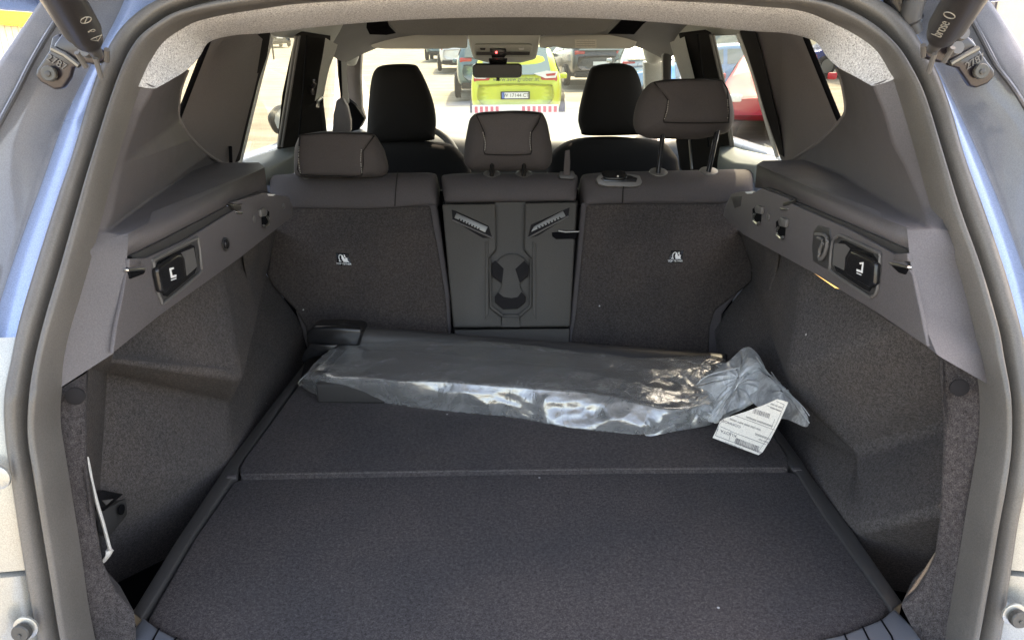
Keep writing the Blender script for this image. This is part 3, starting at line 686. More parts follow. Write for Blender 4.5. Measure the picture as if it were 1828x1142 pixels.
def tether_badge(par, pts, word):
    a, b, c, d_ = [PS(x, y, .0095) for x, y in pts]       # tl, tr, br, bl
    o = prism("tether_badge", [a, b, c, d_], .003, M['smoothblk'], par, .0006, dirv=-SEAT_N)
    ux, uy = (b - a), (a - d_)
    def q(u, v): return d_ + ux * u + uy * v + SEAT_N * .0006
    def s(pp, nm="child_seat_symbol"): prism(nm, [q(u, v) for u, v in pp], .0004, M['white'], o, 0, dirv=-SEAT_N)
    s([(.42, .80), (.50, .84), (.62, .56), (.80, .56), (.86, .46), (.84, .36), (.92, .36), (.92, .30), (.50, .30), (.40, .56)])
    s([(.60, .86), (.68, .86), (.72, .66), (.64, .66)]); s([(.70, .66), (.86, .60), (.84, .54), (.70, .58)])
    tube("tether_symbol", cr([q(u, v) + SEAT_N * .0004 for u, v in [(.44, .78), (.36, .84), (.26, .80), (.20, .62), (.24, .40), (.16, .34), (.34, .34)]], 3), .0011, M['white'], o, n=6)
    t = (d_ + ux * .5 + uy * .14) + SEAT_N * .0008
    textobj("badge_text", word, t, t + ux, t + uy, .0068, M['white'], o)
    return o
def stitch(par, path, r=.0009, gap=.0042):
    """pale stitches along a 3-D path: one joined part of real little threads"""
    path = [Vector(p) for p in path]; V, F = [], []
    acc = 0.0
    for a, b in zip(path, path[1:]):
        L = (b - a).length; dd = (b - a) / max(L, 1e-6); s = acc
        while s < L:
            p0 = a + dd * s; p1 = a + dd * min(s + gap * .62, L)
            v, f = tube_geo([p0, p1], r, 5)
            F += [[i + len(V) for i in ff] for ff in f]; V += v
            s += gap
        acc = s - L
    o = mk("stitching", V, F, M['thread'], par); o["kind"] = "stuff"; return o
def inset(pts, k):
    c = sum(pts, Vector()) / len(pts); return [c + (p - c) * k for p in pts]
def head_restraint(par, sil, panel, Y, seams, dy=.11, mat=None, under=None):
    """sil: closed outline in pixels at the widest section; panel: closed outline of the face towards the boot; both get n samples by angle"""
    mat = mat or M['fabric_hr']
    n = 40
    def resample(poly):
        cx = sum(p[0] for p in poly) / len(poly); cy = sum(p[1] for p in poly) / len(poly)
        return cx, cy
    cx, cy = resample(panel)
    def at_angle(poly, ang, cx, cy):
        best = None
        dx, dy_ = math.cos(ang), math.sin(ang)
        m = len(poly)
        for i in range(m):
            x1, y1 = poly[i]; x2, y2 = poly[(i + 1) % m]
            ex, ey = x2 - x1, y2 - y1; den = dx * ey - dy_ * ex
            if abs(den) < 1e-9: continue
            t = ((x1 - cx) * ey - (y1 - cy) * ex) / den; u = ((x1 - cx) * dy_ - (y1 - cy) * dx) / den
            if t > 0 and -1e-6 <= u <= 1 + 1e-6 and (best is None or t > best): best = t
        return (cx + dx * best, cy + dy_ * best) if best else (cx, cy)
    cx2, cy2 = cx, cy
    # angles chosen so that the corners of the panel are hit
    angs = sorted(set([round(math.atan2(b - cy, a - cx), 4) for a, b in panel] + [round(-math.pi + 2 * math.pi * k / n, 4) for k in range(n)]))
    rows = []
    pan = [at_angle(panel, a, cx, cy) for a in angs]; si = [at_angle(sil, a, cx, cy) for a in angs]
    def L(ps, Y, k=1.0, bow=0.0):
        out = []
        for (x, y) in ps:
            out.append(PY(cx + (x - cx) * k, cy + (y - cy) * k, Y + bow * ((y - cy) / 60.0)))
        return out
    rows = [L(pan, Y + .004, .05), L(pan, Y + .001, .55), L(pan, Y + .003, .90), L(pan, Y + .008, .985), L(pan, Y + .011, 1.0)]
    mid = [(p[0] * .45 + s_[0] * .55, p[1] * .45 + s_[1] * .55) for p, s_ in zip(pan, si)]
    rows += [L(mid, Y + .026, 1.0), L([(p[0] * .12 + s_[0] * .88, p[1] * .12 + s_[1] * .88) for p, s_ in zip(pan, si)], Y + .048), L(si, Y + .075), L(si, Y + .105, .97), L(si, Y + .13, .86), L(si, Y + .145, .5), L(si, Y + .147, .05)]
    v, f = grid(rows, True)
    k = len(angs); f.append(list(range(k))[::-1]); f.append([(len(rows) - 1) * k + i for i in range(k)])
    o = mk("head_restraint", v, f, mat, par); sub(o, 1)
    for sm in seams:
        stitch(o, cr([PY(a, b, Y + .003) for a, b in sm], 6))
    tube("seam", cr([PY(a, b, Y + .009) for a, b in panel + panel[:1]], 2), .0016, M['fabric_blk'], o, n=6)
    return o

seatl = empty("rear_seat_back", (-.38, 1.78, FLOOR), "left rear seat back with its head restraint pushed right down", "seat back", "folding rear seat backs seen from the boot")
seatpanel(seatl, [(478, 372), (526, 370), (657, 371), (706, 368), (768, 366), (775, 410), (782, 444), (795, 526), (801, 600), (803, 625), (548, 625), (545, 585), (526, 552), (485, 510), (475, 490), (480, 464), (484, 428), (480, 400)], M['carpetseat'], .008, .03)
seatpanel(seatl, [(470, 360), (778, 358), (786, 410), (791, 444), (803, 526), (806, 625), (548, 625), (526, 552), (474, 490)], M['fabric'], .002, .07, name="seat_shell")
bolster(seatl, [(476, 309), (560, 306), (640, 306), (709, 306), (760, 305), (780, 308)], [(476, 372), (560, 372), (657, 373), (706, 370), (760, 366), (781, 365)], M['fabric'])
tube("cushion_seam", cr([PS(710, 307, -.008), PS(708, 322, .022), PS(706, 345, .027), PS(705, 368, .011)], 4), .0014, M['fabric_blk'], seatl, n=6)
for x in (551, 643): post_guide(seatl, x, 319)
hrl = head_restraint(seatl, [(524, 312), (525, 262), (535, 241), (573, 234), (654, 235), (671, 241), (688, 268), (697, 305), (690, 318), (600, 318), (540, 318)],
    [(535, 242), (575, 238), (650, 239), (668, 243), (648, 270), (646, 313), (600, 314), (537, 312), (533, 288)], 1.80,
    [[(534, 262), (533, 285), (536, 309)], [(645, 267), (644, 285), (646, 309)]])
tether_badge(seatl, [(599, 451), (622, 452), (627, 473), (603, 474)], "TOP TETHER")
seatr = empty("rear_seat_back", (.38, 1.78, FLOOR), "right rear seat back with its head restraint raised on two black posts", "seat back", "folding rear seat backs seen from the boot")
seatpanel(seatr, [(1047, 364), (1111, 362), (1295, 362), (1300, 385), (1326, 422), (1345, 475), (1344, 501), (1334, 510), (1277, 554), (1268, 585), (1266, 640), (1018, 636), (1021, 600), (1028, 560), (1038, 457)], M['carpetseat'], .008, .03)
seatpanel(seatr, [(1038, 360), (1350, 352), (1350, 480), (1290, 560), (1290, 640), (1014, 636), (1017, 580), (1030, 457)], M['fabric'], .002, .07, name="seat_shell")
bolster(seatr, [(1035, 309), (1079, 305), (1150, 303), (1230, 301), (1315, 299), (1346, 300)], [(1041, 364), (1079, 364), (1150, 362), (1230, 362), (1300, 362), (1348, 345)], M['fabric'])
tube("cushion_seam", cr([PS(1113, 333, .028), PS(1112, 345, .027), PS(1111, 362, .011)], 4), .0014, M['fabric_blk'], seatr, n=6)
for x, y in ((1175, 310), (1265, 308)): post_guide(seatr, x, y, 36)
hrr = head_restraint(seatr, [(1127, 222), (1130, 196), (1136, 178), (1154, 149), (1187, 141), (1282, 140), (1297, 149), (1306, 173), (1313, 208), (1303, 238), (1246, 250), (1157, 249), (1132, 238)],
    [(1167, 147), (1192, 178), (1185, 214), (1192, 219), (1240, 220), (1294, 219), (1301, 214), (1300, 178), (1289, 144), (1230, 142)], 1.80,
    [[(1193, 180), (1191, 198), (1186, 213)], [(1299, 178), (1300, 198), (1299, 213)]])
for (a, b), (c, d_) in (((1186, 216), (1175, 306)), ((1284, 216), (1265, 304))):
    tube("head_restraint_post", [PY(a, b, 1.835), PY(c, d_ + 2, 1.865)], .0066, M['postblk'], hrr, n=14)
tether_badge(seatr, [(1198, 447), (1221, 447), (1216, 469), (1193, 469)], "TOP TETHER")
# release handle recess with strap flap
hb = [(1064, 320), (1070, 312), (1085, 309), (1125, 310), (1142, 313), (1147, 325), (1143, 332), (1130, 334), (1082, 333), (1068, 329)]
h_ = prism("latch_bezel", [PS(a, b, .028) for a, b in hb], .02, M['guide'], seatr, .003, 3, dirv=-SEAT_N)
prism("latch_recess", [PS(a, b, .0288) for a, b in [(1072, 319), (1080, 314), (1125, 313), (1138, 318), (1136, 325), (1080, 325)]], .003, M['smoothblk'], h_, .001, dirv=-SEAT_N)
loft("latch_flap", [[PS(1071, 306, .022), PS(1090, 304, .024), PS(1112, 303, .024)], [PS(1076, 312, .036), PS(1096, 310, .038), PS(1118, 309, .036)], [PS(1078, 320, .038), PS(1100, 320, .041), PS(1123, 320, .038)]], M['smoothblk'], h_, subd=2, thick=.002)
disc("latch_stud", PS(1103, 315, .0415), SEAT_N, .0024, .002, M['chrome'], h_)
# middle section
seatm = empty("rear_seat_back", (0, 1.78, FLOOR), "narrow middle rear seat back with a hard plastic hatch and a low head restraint", "seat back", "folding rear seat backs seen from the boot")
bolster(seatm, [(785, 310), (815, 307), (870, 306), (935, 306), (1000, 306), (1034, 309)], [(792, 360), (815, 361), (870, 360), (935, 359), (1000, 358), (1030, 358)], M['fabric'])
HM = M['hatch'] = plain("hatch_plastic", (.062, .057, .050), .6, spec=.3, grain=.25, gscale=1200, var=.05)
seatpanel(seatm, [(790, 360), (1032, 358), (1020, 640), (812, 640)], M['fabric_blk'], -.035, .05, 0, "seat_shell")
# hatch as a plate with the recessed channel left open
outer = [(789, 364), (885, 363), (886, 445), (872, 461), (874, 549), (896, 566), (897, 584), (809, 585)]
outr = [(1030, 360), (1018, 583), (927, 584), (927, 566), (949, 547), (949, 461), (935, 445), (937, 362)]
hl_ = seatpanel(seatm, outer, HM, .015, .03, .0055, "hatch_panel")
hr_ = seatpanel(seatm, outr, HM, .015, .03, .0055, "hatch_panel")
seatpanel(seatm, [(896, 566), (927, 566), (929, 584), (895, 584)], HM, .0146, .03, .0015, "hatch_panel")
ch = seatpanel(seatm, [(884, 362), (938, 361), (937, 444), (952, 460), (951, 550), (928, 568), (895, 568), (872, 551), (870, 460), (884, 444)], HM, -.008, .02, 0, "hatch_channel")
for pts in ([(872, 462), (876, 458), (878, 545), (898, 561), (896, 566), (874, 549)], [(898, 561), (926, 561), (928, 567), (896, 567)], [(926, 561), (945, 545), (946, 458), (950, 462), (949, 548), (928, 567)]):
    seatpanel(ch, pts, HM, .008, .008, .002, "channel_lip")
seatpanel(ch, [(884, 470), (893, 459), (905, 453), (924, 453), (936, 460), (944, 472), (942, 492), (928, 507), (931, 517), (940, 530), (937, 541), (924, 551), (898, 551), (885, 541), (883, 531), (893, 516), (896, 506), (879, 493), (877, 474)], HM, .0035, .012, .003, "cup_plate")
for pts in ([(878, 470), (884, 465), (899, 479), (896, 505), (878, 493)], [(920, 480), (936, 465), (944, 474), (943, 492), (928, 505)], [(883, 530), (889, 522), (899, 530), (913, 532), (924, 530), (931, 521), (939, 530), (938, 539), (924, 551), (898, 552), (884, 540)]):
    seatpanel(ch, pts, M['grip'], .0052, .003, .0008, "grip_pad")
seatpanel(seatm, [(811, 588), (1017, 586), (1014, 640), (813, 640)], HM, .006, .03, .003, "lower_panel")
for pts in ([(866, 432), (872, 428), (872, 560), (866, 570)], [(950, 430), (957, 434), (957, 570), (951, 560)]):
    seatpanel(seatm, pts, HM, .0185, .005, .0015, "hatch_rib")
for par, pk, cb, sgn, mt in ((hl_, [(806, 374), (815, 377), (872, 403), (879, 425), (862, 425), (808, 393)], [(815, 380), (871, 405), (866, 415), (811, 389)], 1, M['steel']),
                       (hr_, [(1017, 370), (1006, 375), (948, 401), (942, 425), (960, 421), (1015, 386)], [(1005, 376), (953, 404), (948, 414), (957, 415)[:0] or (952, 413), (1010, 386)], -1, M['brass'] if 'brass' in M else M['steel'])):
    seatpanel(par, pk, M['grip'], .0158, .004, .001, "hook_pocket")
    c4 = [cb[0], cb[1], cb[2], cb[-1]]
    a, b, c, d_ = [PS(x, y, .0185) for x, y in c4]
    k = seatpanel(par, c4, mt, .0180, .003, .0008, "hook_plate")
    for t in range(8):
        u = .16 + t * .09
        e = (d_.lerp(c, u)); w = (c - d_).normalized() * .0022; h2 = (a - d_) * .32
        prism("hook_tooth", [e - w, e + w, e + w * .5 + h2, e - w * .5 + h2], .001, M['black'], k, 0, dirv=-SEAT_N)
    tube("pocket_lip", [PS(x, y, .017) for x, y in (pk[-1], pk[3])], .0022, M['guide'], par, n=8)
lt = seatpanel(seatm, [(985, 415), (1002, 413), (1030, 411), (1029, 426), (993, 427), (986, 422)], M['black'], .0165, .004, .001, "latch_slot")
tube("latch_wire", [PS(997, 412, .020), PS(1010, 414, .020), PS(1034, 413, .020)], .0020, M['chrome'], lt, n=8)
for x, y in ((878, 314), (935, 314)): post_guide(seatm, x, y, 34)
hrm = head_restraint(seatm, [(826, 290), (829, 253), (838, 208), (853, 200), (919, 197), (967, 199), (977, 214), (986, 259), (988, 284), (982, 300), (968, 306), (845, 306), (831, 299)],
    [(850, 205), (865, 238), (864, 271), (872, 276), (907, 277), (941, 276), (949, 271), (948, 238), (966, 204), (907, 201)], 1.80,
    [[(862, 236), (866, 254), (865, 270)], [(947, 236), (946, 254), (948, 270)]])
for a, c in ((879, 878), (936, 935)):
    tube("head_restraint_post", [PY(a, 272, 1.82), PY(c, 313, 1.85)], .0062, M['postblk'], hrm, n=14)
bl = prism("belt_slot", [PS(a, b, .012) for a, b in [(1000, 306), (1024, 305), (1028, 315), (1024, 320), (1000, 319), (997, 314)]], .012, M['plastic_d'], seatm, .002, dirv=-SEAT_N)
sb = empty("belt_end_strap", PY(1013, 300, 1.86), "short grey webbing strap standing out of the middle seat back", "strap")
prism("webbing", [PY(a, b, 1.855) for a, b in [(1009, 269), (1017, 268), (1018, 290), (1017, 313), (1006, 313), (1007, 290)]], .002, M['fabric_hr'], sb, .0006)

box("seat_gap_blocker", -.66, .66, 1.99, 2.02, .60, 1.10, M['black'], car)  # added dark box, stops light leaking through between the seat backs
box("cabin_floor", -.80, .80, 2.0, 4.2, .40, .44, M['black'], car)
# ================================================================== FRONT SEATS
def front_seat(loc, label, sil, body, Y):
    t = empty("front_seat", loc, label, "car seat", "black front seats")
    def puff(name, poly, Y0, dep):
        c = cr([(a, b, 0) for a, b in poly + poly[:1]], 4)[:-1]
        cx = sum(p.x for p in c) / len(c); cy = sum(p.y for p in c) / len(c)
        rows = [[PY(cx + (p.x - cx) * k, cy + (p.y - cy) * k, Y0 + y) for p in c] for k, y in ((.04, .0), (.5, .002), (.82, .012), (.95, .032), (1.0, .065), (.98, .10), (.86, dep), (.4, dep + .01), (.04, dep + .01))]
        v, f = grid(rows, True); k = len(c); f.append(list(range(k))[::-1]); f.append([(len(rows) - 1) * k + i for i in range(k)])
        o = mk(name, v, f, M['fabric_blk'], t); sub(o, 1); return o
    puff("backrest", body, Y, .17)
    puff("headrest", sil, Y - .01, .15)
    return t
front_seat((-.39, 2.85, .5), "black front seat on the steering wheel side, head rest integrated", [(654, 246), (656, 202), (661, 150), (669, 124), (689, 115), (735, 114), (750, 124), (770, 168), (779, 208), (777, 243), (767, 252), (689, 256), (662, 253)],
           [(640, 400), (636, 320), (645, 275), (668, 256), (720, 250), (767, 252), (805, 257), (826, 275), (840, 300), (845, 400)], 2.72)
front_seat((.38, 2.85, .5), "black front passenger seat behind the raised head restraint", [(1031, 216), (1034, 190), (1047, 140), (1059, 118), (1098, 112), (1121, 115), (1136, 125), (1147, 158), (1153, 215), (1142, 238), (1130, 242), (1047, 243), (1036, 234)],
           [(970, 400), (977, 300), (982, 276), (997, 260), (1026, 247), (1080, 243), (1127, 245), (1181, 252), (1205, 274), (1213, 300), (1216, 400)], 2.72)
# floating head restraint bars catching light
# ================================================================== FRONT OF THE CABIN
dsh = empty("dashboard", (0, 3.3, .6), "pale sunlit top of the dashboard below the windscreen", "dashboard")
rows = []
for x in (-.75, -.6, -.4, -.2, 0, .2, .4, .6, .75):
    hump = .035 * math.exp(-((x + .39) / .17) ** 2)
    rows.append([Vector((x, 3.08, .80)), Vector((x, 3.02, 1.05)), Vector((x, 3.06, 1.125 + hump)), Vector((x, 3.14, 1.155 + hump)), Vector((x, 3.4, 1.17)), Vector((x, 3.9, 1.19))])
loft("dashboard_top", rows, M['dash'], dsh, subd=2)
wc = Vector((-.385, 2.98, 1.02)); q = Vector((0, -1, .35)).normalized().to_track_quat('Z', 'Y')
wh = empty("steering_wheel", wc, "steering wheel rim seen past the front seat shoulder", "steering wheel")
ring = [wc + q @ Vector((.19 * math.cos(2 * math.pi * k / 40), .19 * math.sin(2 * math.pi * k / 40), 0)) for k in range(41)]
v, f = tube_geo(ring, .016, 10, False); mk("wheel_rim", v, f, M['dash'], wh)
disc("wheel_hub", wc, (0, -1, .35), .075, .03, M['plastic_d'], wh)
for a in (0, 180, 270):
    e = wc + q @ Vector((.18 * math.cos(R(a)), .18 * math.sin(R(a)), 0))
    tube("wheel_spoke", [wc + (e - wc) * .3, e], .014, M['plastic_d'], wh, n=8)

# headliner, front part, as a vaulted sheet with cut-down sides
rows = []
for py_ in range(0, 9):
    Y = 1.32 + py_ * .2
    zc = [1.62, 1.635, 1.64, 1.64, 1.635, 1.62, 1.595, 1.565, 1.535][py_]
    rows.append([Vector((x, Y, zc - .10 * (abs(x) / .62) ** 4)) for x in (-.62, -.58, -.5, -.4, -.25, 0, .25, .4, .5, .58, .62)])
loft("roof_lining", rows, M['linersh'], car, subd=1)
def tsheet(name, pts, mat, par, th=.012, bevel=.003):
    return prism(name, [PY(a, b, y) for a, b, y in pts], th, mat, par, bevel, 2, dirv=(0, 1, .15))
# lining over the side windows and windscreen corners
def pairs(name, prs, mat, par, n=4, th=.01):
    up = cr([(a, b, c * 100) for (a, b, c), _ in prs], n); lo = cr([(a, b, c * 100) for _, (a, b, c) in prs], n); rows = []
    for u, l in zip(up, lo):
        A, B_ = PY(u.x, u.y, u.z / 100), PY(l.x, l.y, l.z / 100)
        rows.append([A, A.lerp(B_, .33) + Vector((0, -.006, 0)), A.lerp(B_, .75) + Vector((0, -.008, 0)), B_.lerp(A, .06) + Vector((0, -.004, 0)), B_, B_ + Vector((B_.x * .03, .03, .0))])
    return loft(name, rows, mat, par)
pairs("side_lining", [((465, 48, 1.72), (482, 64, 1.85)), ((530, 44, 2.05), (528, 68, 2.2)), ((600, 38, 2.3), (581, 73, 2.45)), ((640, 34, 2.6), (605, 84, 2.75)), ((668, 34, 2.75), (620, 112, 2.95)), ((662, 50, 2.85), (634, 117, 3.0)), ((655, 66, 2.95), (642, 100, 3.02)), ((652, 80, 3.0), (647, 93, 3.03))], M['lightgrey'], car)
pairs("side_lining", [((1350, 50, 1.72), (1318, 62, 1.85)), ((1290, 42, 2.05), (1270, 64, 2.2)), ((1240, 38, 2.3), (1222, 69, 2.45)), ((1200, 34, 2.55), (1198, 82, 2.7)), ((1172, 33, 2.72), (1183, 102, 2.92)), ((1150, 36, 2.8), (1170, 113, 2.97)), ((1142, 52, 2.88), (1156, 113, 3.0)), ((1141, 68, 2.95), (1148, 94, 3.02))], M['lightgrey'], car)
# dark opening of the roof shade, front lining and console
tsheet("roof_shade_gap", [(655, 34, 2.3), (690, 34, 2.3), (694, 47, 2.3), (706, 60, 2.3), (690, 63, 2.32), (660, 62, 2.32), (654, 50, 2.32)], M['black'], car, .01, 0)
tsheet("roof_shade_gap", [(1112, 34, 2.3), (1160, 34, 2.3), (1148, 44, 2.3), (1132, 62, 2.32), (1086, 61, 2.32), (1098, 50, 2.3)], M['black'], car, .01, 0)
tsheet("roof_shade", [(688, 24, 2.55), (1112, 24, 2.55), (1098, 40, 2.58), (1082, 56, 2.62), (1060, 62, 2.62), (960, 64, 2.62), (830, 64, 2.62), (722, 63, 2.62), (706, 58, 2.62), (694, 46, 2.58)], M['linersh'], car, .03, .008)
tsheet("header_lining", [(834, 58, 2.86), (966, 58, 2.86), (962, 82, 2.90), (957, 106, 2.95), (930, 113, 2.97), (872, 113, 2.97), (845, 106, 2.95), (838, 82, 2.90)], M['visor'], car, .03, .008)
tsheet("header_lining", [(650, 52, 2.95), (1150, 52, 2.95), (1140, 70, 3.0), (660, 72, 3.0)], M['linersh'], car, .03, .005)
cs = tsheet("roof_console", [(845, 82, 2.84), (850, 79, 2.84), (946, 79, 2.84), (951, 82, 2.84), (950, 100, 2.86), (946, 103, 2.86), (850, 102, 2.86), (847, 98, 2.86)], M['lightgrey'], car, .02, .004)
tsheet("console_strip", [(850, 93, 2.835), (946, 93, 2.835), (945, 99, 2.837), (850, 99, 2.837)], M['smoothblk'], cs, .004, 0)
tsheet("console_module", [(874, 87, 2.834), (903, 87, 2.834), (905, 98, 2.836), (900, 104, 2.838), (878, 104, 2.838)], M['smoothblk'], cs, .005, .002)
M['redlamp'] = plain("red_indicator", (.5, .02, .03), .4, emit=(1, .05, .06, 1.5))
disc("indicator_lamp", PY(886, 94, 2.83), (0, -1, 0), .004, .001, M['redlamp'], cs, n=10)
for x in (862, 931): tsheet("console_button", [(x - 6, 86, 2.836), (x + 5, 86, 2.836), (x + 4, 90, 2.836), (x - 4, 90, 2.836)], M['white'] if x > 900 else M['plastic_d'], cs, .003, .001)
def visor(pts, lab, Y=2.84):
    o = prism("sun_visor", [PY(a, b, Y) for a, b in pts], .02, M['visor'], car, .007, 3, dirv=(0, 1, .2)); return o
vl = visor([(657, 70), (662, 64), (690, 63), (831, 63), (834, 66), (834, 84), (831, 87), (808, 86), (800, 88), (689, 88), (666, 86), (659, 79)], "l")
vr = visor([(963, 86), (963, 70), (968, 65), (1040, 63), (1120, 62), (1134, 66), (1138, 74), (1134, 84), (1124, 88), (1020, 88), (1003, 87), (990, 84), (975, 87)], "r")
prism("visor_label", [PY(a, b, 2.836) for a, b in [(1026, 71), (1065, 71), (1065, 86), (1027, 86)]], .002, M['label'], vr, 0, dirv=(0, 1, .2))
for i in range(3): prism("label_line", [PY(a, b, 2.8345) for a, b in [(1029, 74 + i * 3.6), (1062, 74 + i * 3.6), (1062, 75 + i * 3.6), (1029, 75 + i * 3.6)]], .0005, M['thread'], vr, 0, dirv=(0, 1, 0))
tube("grab_handle", cr([PY(a, b, 2.6) for a, b in [(1128, 55), (1132, 46), (1142, 41), (1150, 42)]], 3), .007, M['visor'], car, n=8)
rm = tsheet("rear_view_mirror", [(843, 119, 2.79), (848, 115, 2.79), (926, 115, 2.79), (932, 118, 2.79), (932, 136, 2.80), (927, 140, 2.80), (850, 140, 2.80), (844, 137, 2.80)], M['smoothblk'], car, .03, .006)
tsheet("mirror_glass", [(845, 119, 2.788), (849, 116.5, 2.789), (925, 116.5, 2.785), (930, 119, 2.784), (930, 135, 2.779), (926, 138.5, 2.778), (851, 138.5, 2.782), (846, 136, 2.783)], M['mirror'], rm, .002, 0)
tsheet("mirror_mount", [(872, 106, 2.80), (906, 106, 2.80), (905, 113, 2.81), (898, 117, 2.81), (880, 117, 2.81), (873, 113, 2.81)], M['smoothblk'], rm, .03, .003)
tsheet("mirror_lever", [(886, 140, 2.79), (892, 140, 2.79), (892, 145, 2.79), (886, 145, 2.79)], M['smoothblk'], rm, .01, .001)
# windscreen
wsr = []
for t in range(0, 7):
    u = t / 6; Y = 3.02 + .92 * u; z = 1.535 - .36 * u
    wsr.append([Vector((x * (1 + .10 * u), Y + .10 * (1 - (x / .62) ** 2), z)) for x in (-.62, -.4, -.2, 0, .2, .4, .62)])
loft("windscreen", wsr, M['wsglass'], car, subd=1)
# A pillars
for s, p in ((-1, [(640, 96), (645, 98), (643, 137), (646, 195), (652, 214), (646, 226), (636, 236), (628, 234), (623, 205), (619, 170), (613, 140), (611, 113), (618, 108), (632, 117)]),
             (1, [(1150, 112), (1172, 112), (1183, 110), (1186, 140), (1190, 180), (1196, 230), (1200, 260), (1172, 260), (1160, 210), (1152, 160)])):
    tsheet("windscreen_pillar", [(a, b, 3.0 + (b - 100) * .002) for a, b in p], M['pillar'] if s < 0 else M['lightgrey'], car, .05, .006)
tsheet("pillar_foot", [(621, 178, 3.08), (634, 188, 3.08), (651, 212, 3.1), (640, 232, 3.1), (624, 236, 3.1)], M['black'], car, .03, 0)
# front door: window frame and mirror sail, left
fd = tsheet("front_door_frame", [(601, 92, 2.85), (605, 82, 2.8), (611, 84, 2.82), (617, 100, 2.9), (617, 140, 3.0), (622, 186, 3.05), (611, 190, 3.05), (608, 176, 3.0), (602, 130, 2.9)], M['guide'], car, .03, .003)
tsheet("frame_gap", [(603, 97, 2.84), (608, 99, 2.84), (611, 170, 2.98), (608, 184, 2.99)], M['black'], fd, .006, 0)
tsheet("mirror_sail", [(600, 180, 2.98), (606, 176, 2.98), (613, 178, 2.98), (621, 193, 3.0), (626, 216, 3.0), (626, 236, 3.0), (593, 236, 2.95), (595, 205, 2.95)], M['plastic'], fd, .03, .004)
tsheet("front_door_frame", [(1183, 100, 2.85), (1191, 84, 2.8), (1197, 82, 2.8), (1200, 92, 2.8), (1195, 140, 2.9), (1197, 230, 2.95), (1187, 230, 2.95), (1184, 150, 2.9)], M['guide'], car, .03, .003)
# B pillars
bp = tsheet("door_pillar", [(527, 60, 2.05), (583, 68, 2.35), (581, 100, 2.36), (570, 140, 2.38), (566, 166, 2.39), (572, 200, 2.40), (577, 240, 2.42), (577, 300, 2.45), (494, 300, 2.2), (495, 260, 2.2), (503, 170, 2.12), (514, 120, 2.1)], M['fabric_blk'], car, .06, .006)
pairs("pillar_trim", [((581, 68, 2.20), (603, 80, 2.3)), ((576, 100, 2.20), (597, 98, 2.3)), ((570, 132, 2.22), (588, 122, 2.28)), ((566, 160, 2.24), (582, 148, 2.28)), ((562, 181, 2.24), (578, 170, 2.28))], M['lightgrey'], bp)
for k, (xa, xb) in enumerate(((529, 497), (534, 503), (548, 532))):
    tube("door_seal", [PY(xa, 64, 2.04), PY((xa + xb) / 2 + 2, 150, 2.1), PY(xb, 262, 2.18)], .004 if k < 2 else .0025, M['guide'] if k < 2 else M['black'], bp, n=8)
tube("belt_anchor", cr([PY(a, b, 2.24) for a, b in [(560, 142), (562, 150), (557, 158), (559, 170)]], 2), .006, M['blkmetal'], bp, n=8)
tube("belt_anchor", cr([PY(a, b, 2.24) for a, b in [(576, 174), (568, 182), (567, 192)]], 2), .005, M['chrome'], bp, n=8)
bq = tsheet("door_pillar", [(1218, 62, 2.22), (1270, 56, 2.05), (1278, 90, 2.1), (1290, 145, 2.12), (1304, 225, 2.15), (1307, 262, 2.2), (1306, 310, 2.2), (1220, 310, 2.45), (1216, 260, 2.42), (1240, 150, 2.4), (1228, 100, 2.24)], M['fabric_blk'], car, .06, .006)
pairs("pillar_trim", [((1222, 66, 2.20), (1196, 76, 2.3)), ((1228, 92, 2.20), (1200, 92, 2.3)), ((1235, 120, 2.22), (1209, 118, 2.28)), ((1242, 148, 2.24), (1219, 148, 2.28))], M['lightgrey'], bq)
for k, (xa, xb) in enumerate(((1268, 1305), (1273, 1309), (1245, 1265))):
    tube("door_seal", [PY(xa, 62, 2.04), PY((xa + xb) / 2 + 2, 150, 2.1), PY(xb, 262, 2.18)], .004 if k < 2 else .0025, M['guide'] if k < 2 else M['black'], bq, n=8)
tube("belt_stalk", [PY(1231, 250, 2.3), PY(1235, 302, 2.25)], .004, M['chrome'], car, n=8)
# door mirror outside, left
dm = empty("door_mirror", PY(490, 215, 3.0), "black door mirror outside the left windows", "door mirror")
c = cr([(a, b, 0) for a, b in [(503, 186), (489, 192), (478, 208), (482, 224), (492, 238), (503, 236), (506, 210), (503, 186)]], 4)[:-1]
cx, cy = 495, 212
rws = [[PY(cx + (p.x - cx) * k, cy + (p.y - cy) * k, y) for p in c] for k, y in ((.05, 2.99), (.8, 2.99), (.97, 2.995), (1, 3.01), (.9, 3.08), (.3, 3.13))]
v, f = grid(rws, True); mk("mirror_housing", v, f + [list(range(len(c)))], M['smoothblk'], dm)
tsheet("mirror_pane", [(501, 194, 2.982), (492, 204, 2.982), (490, 216, 2.982), (495, 229, 2.982), (502, 232, 2.982)], M['lightgrey'], dm, .003, 0)
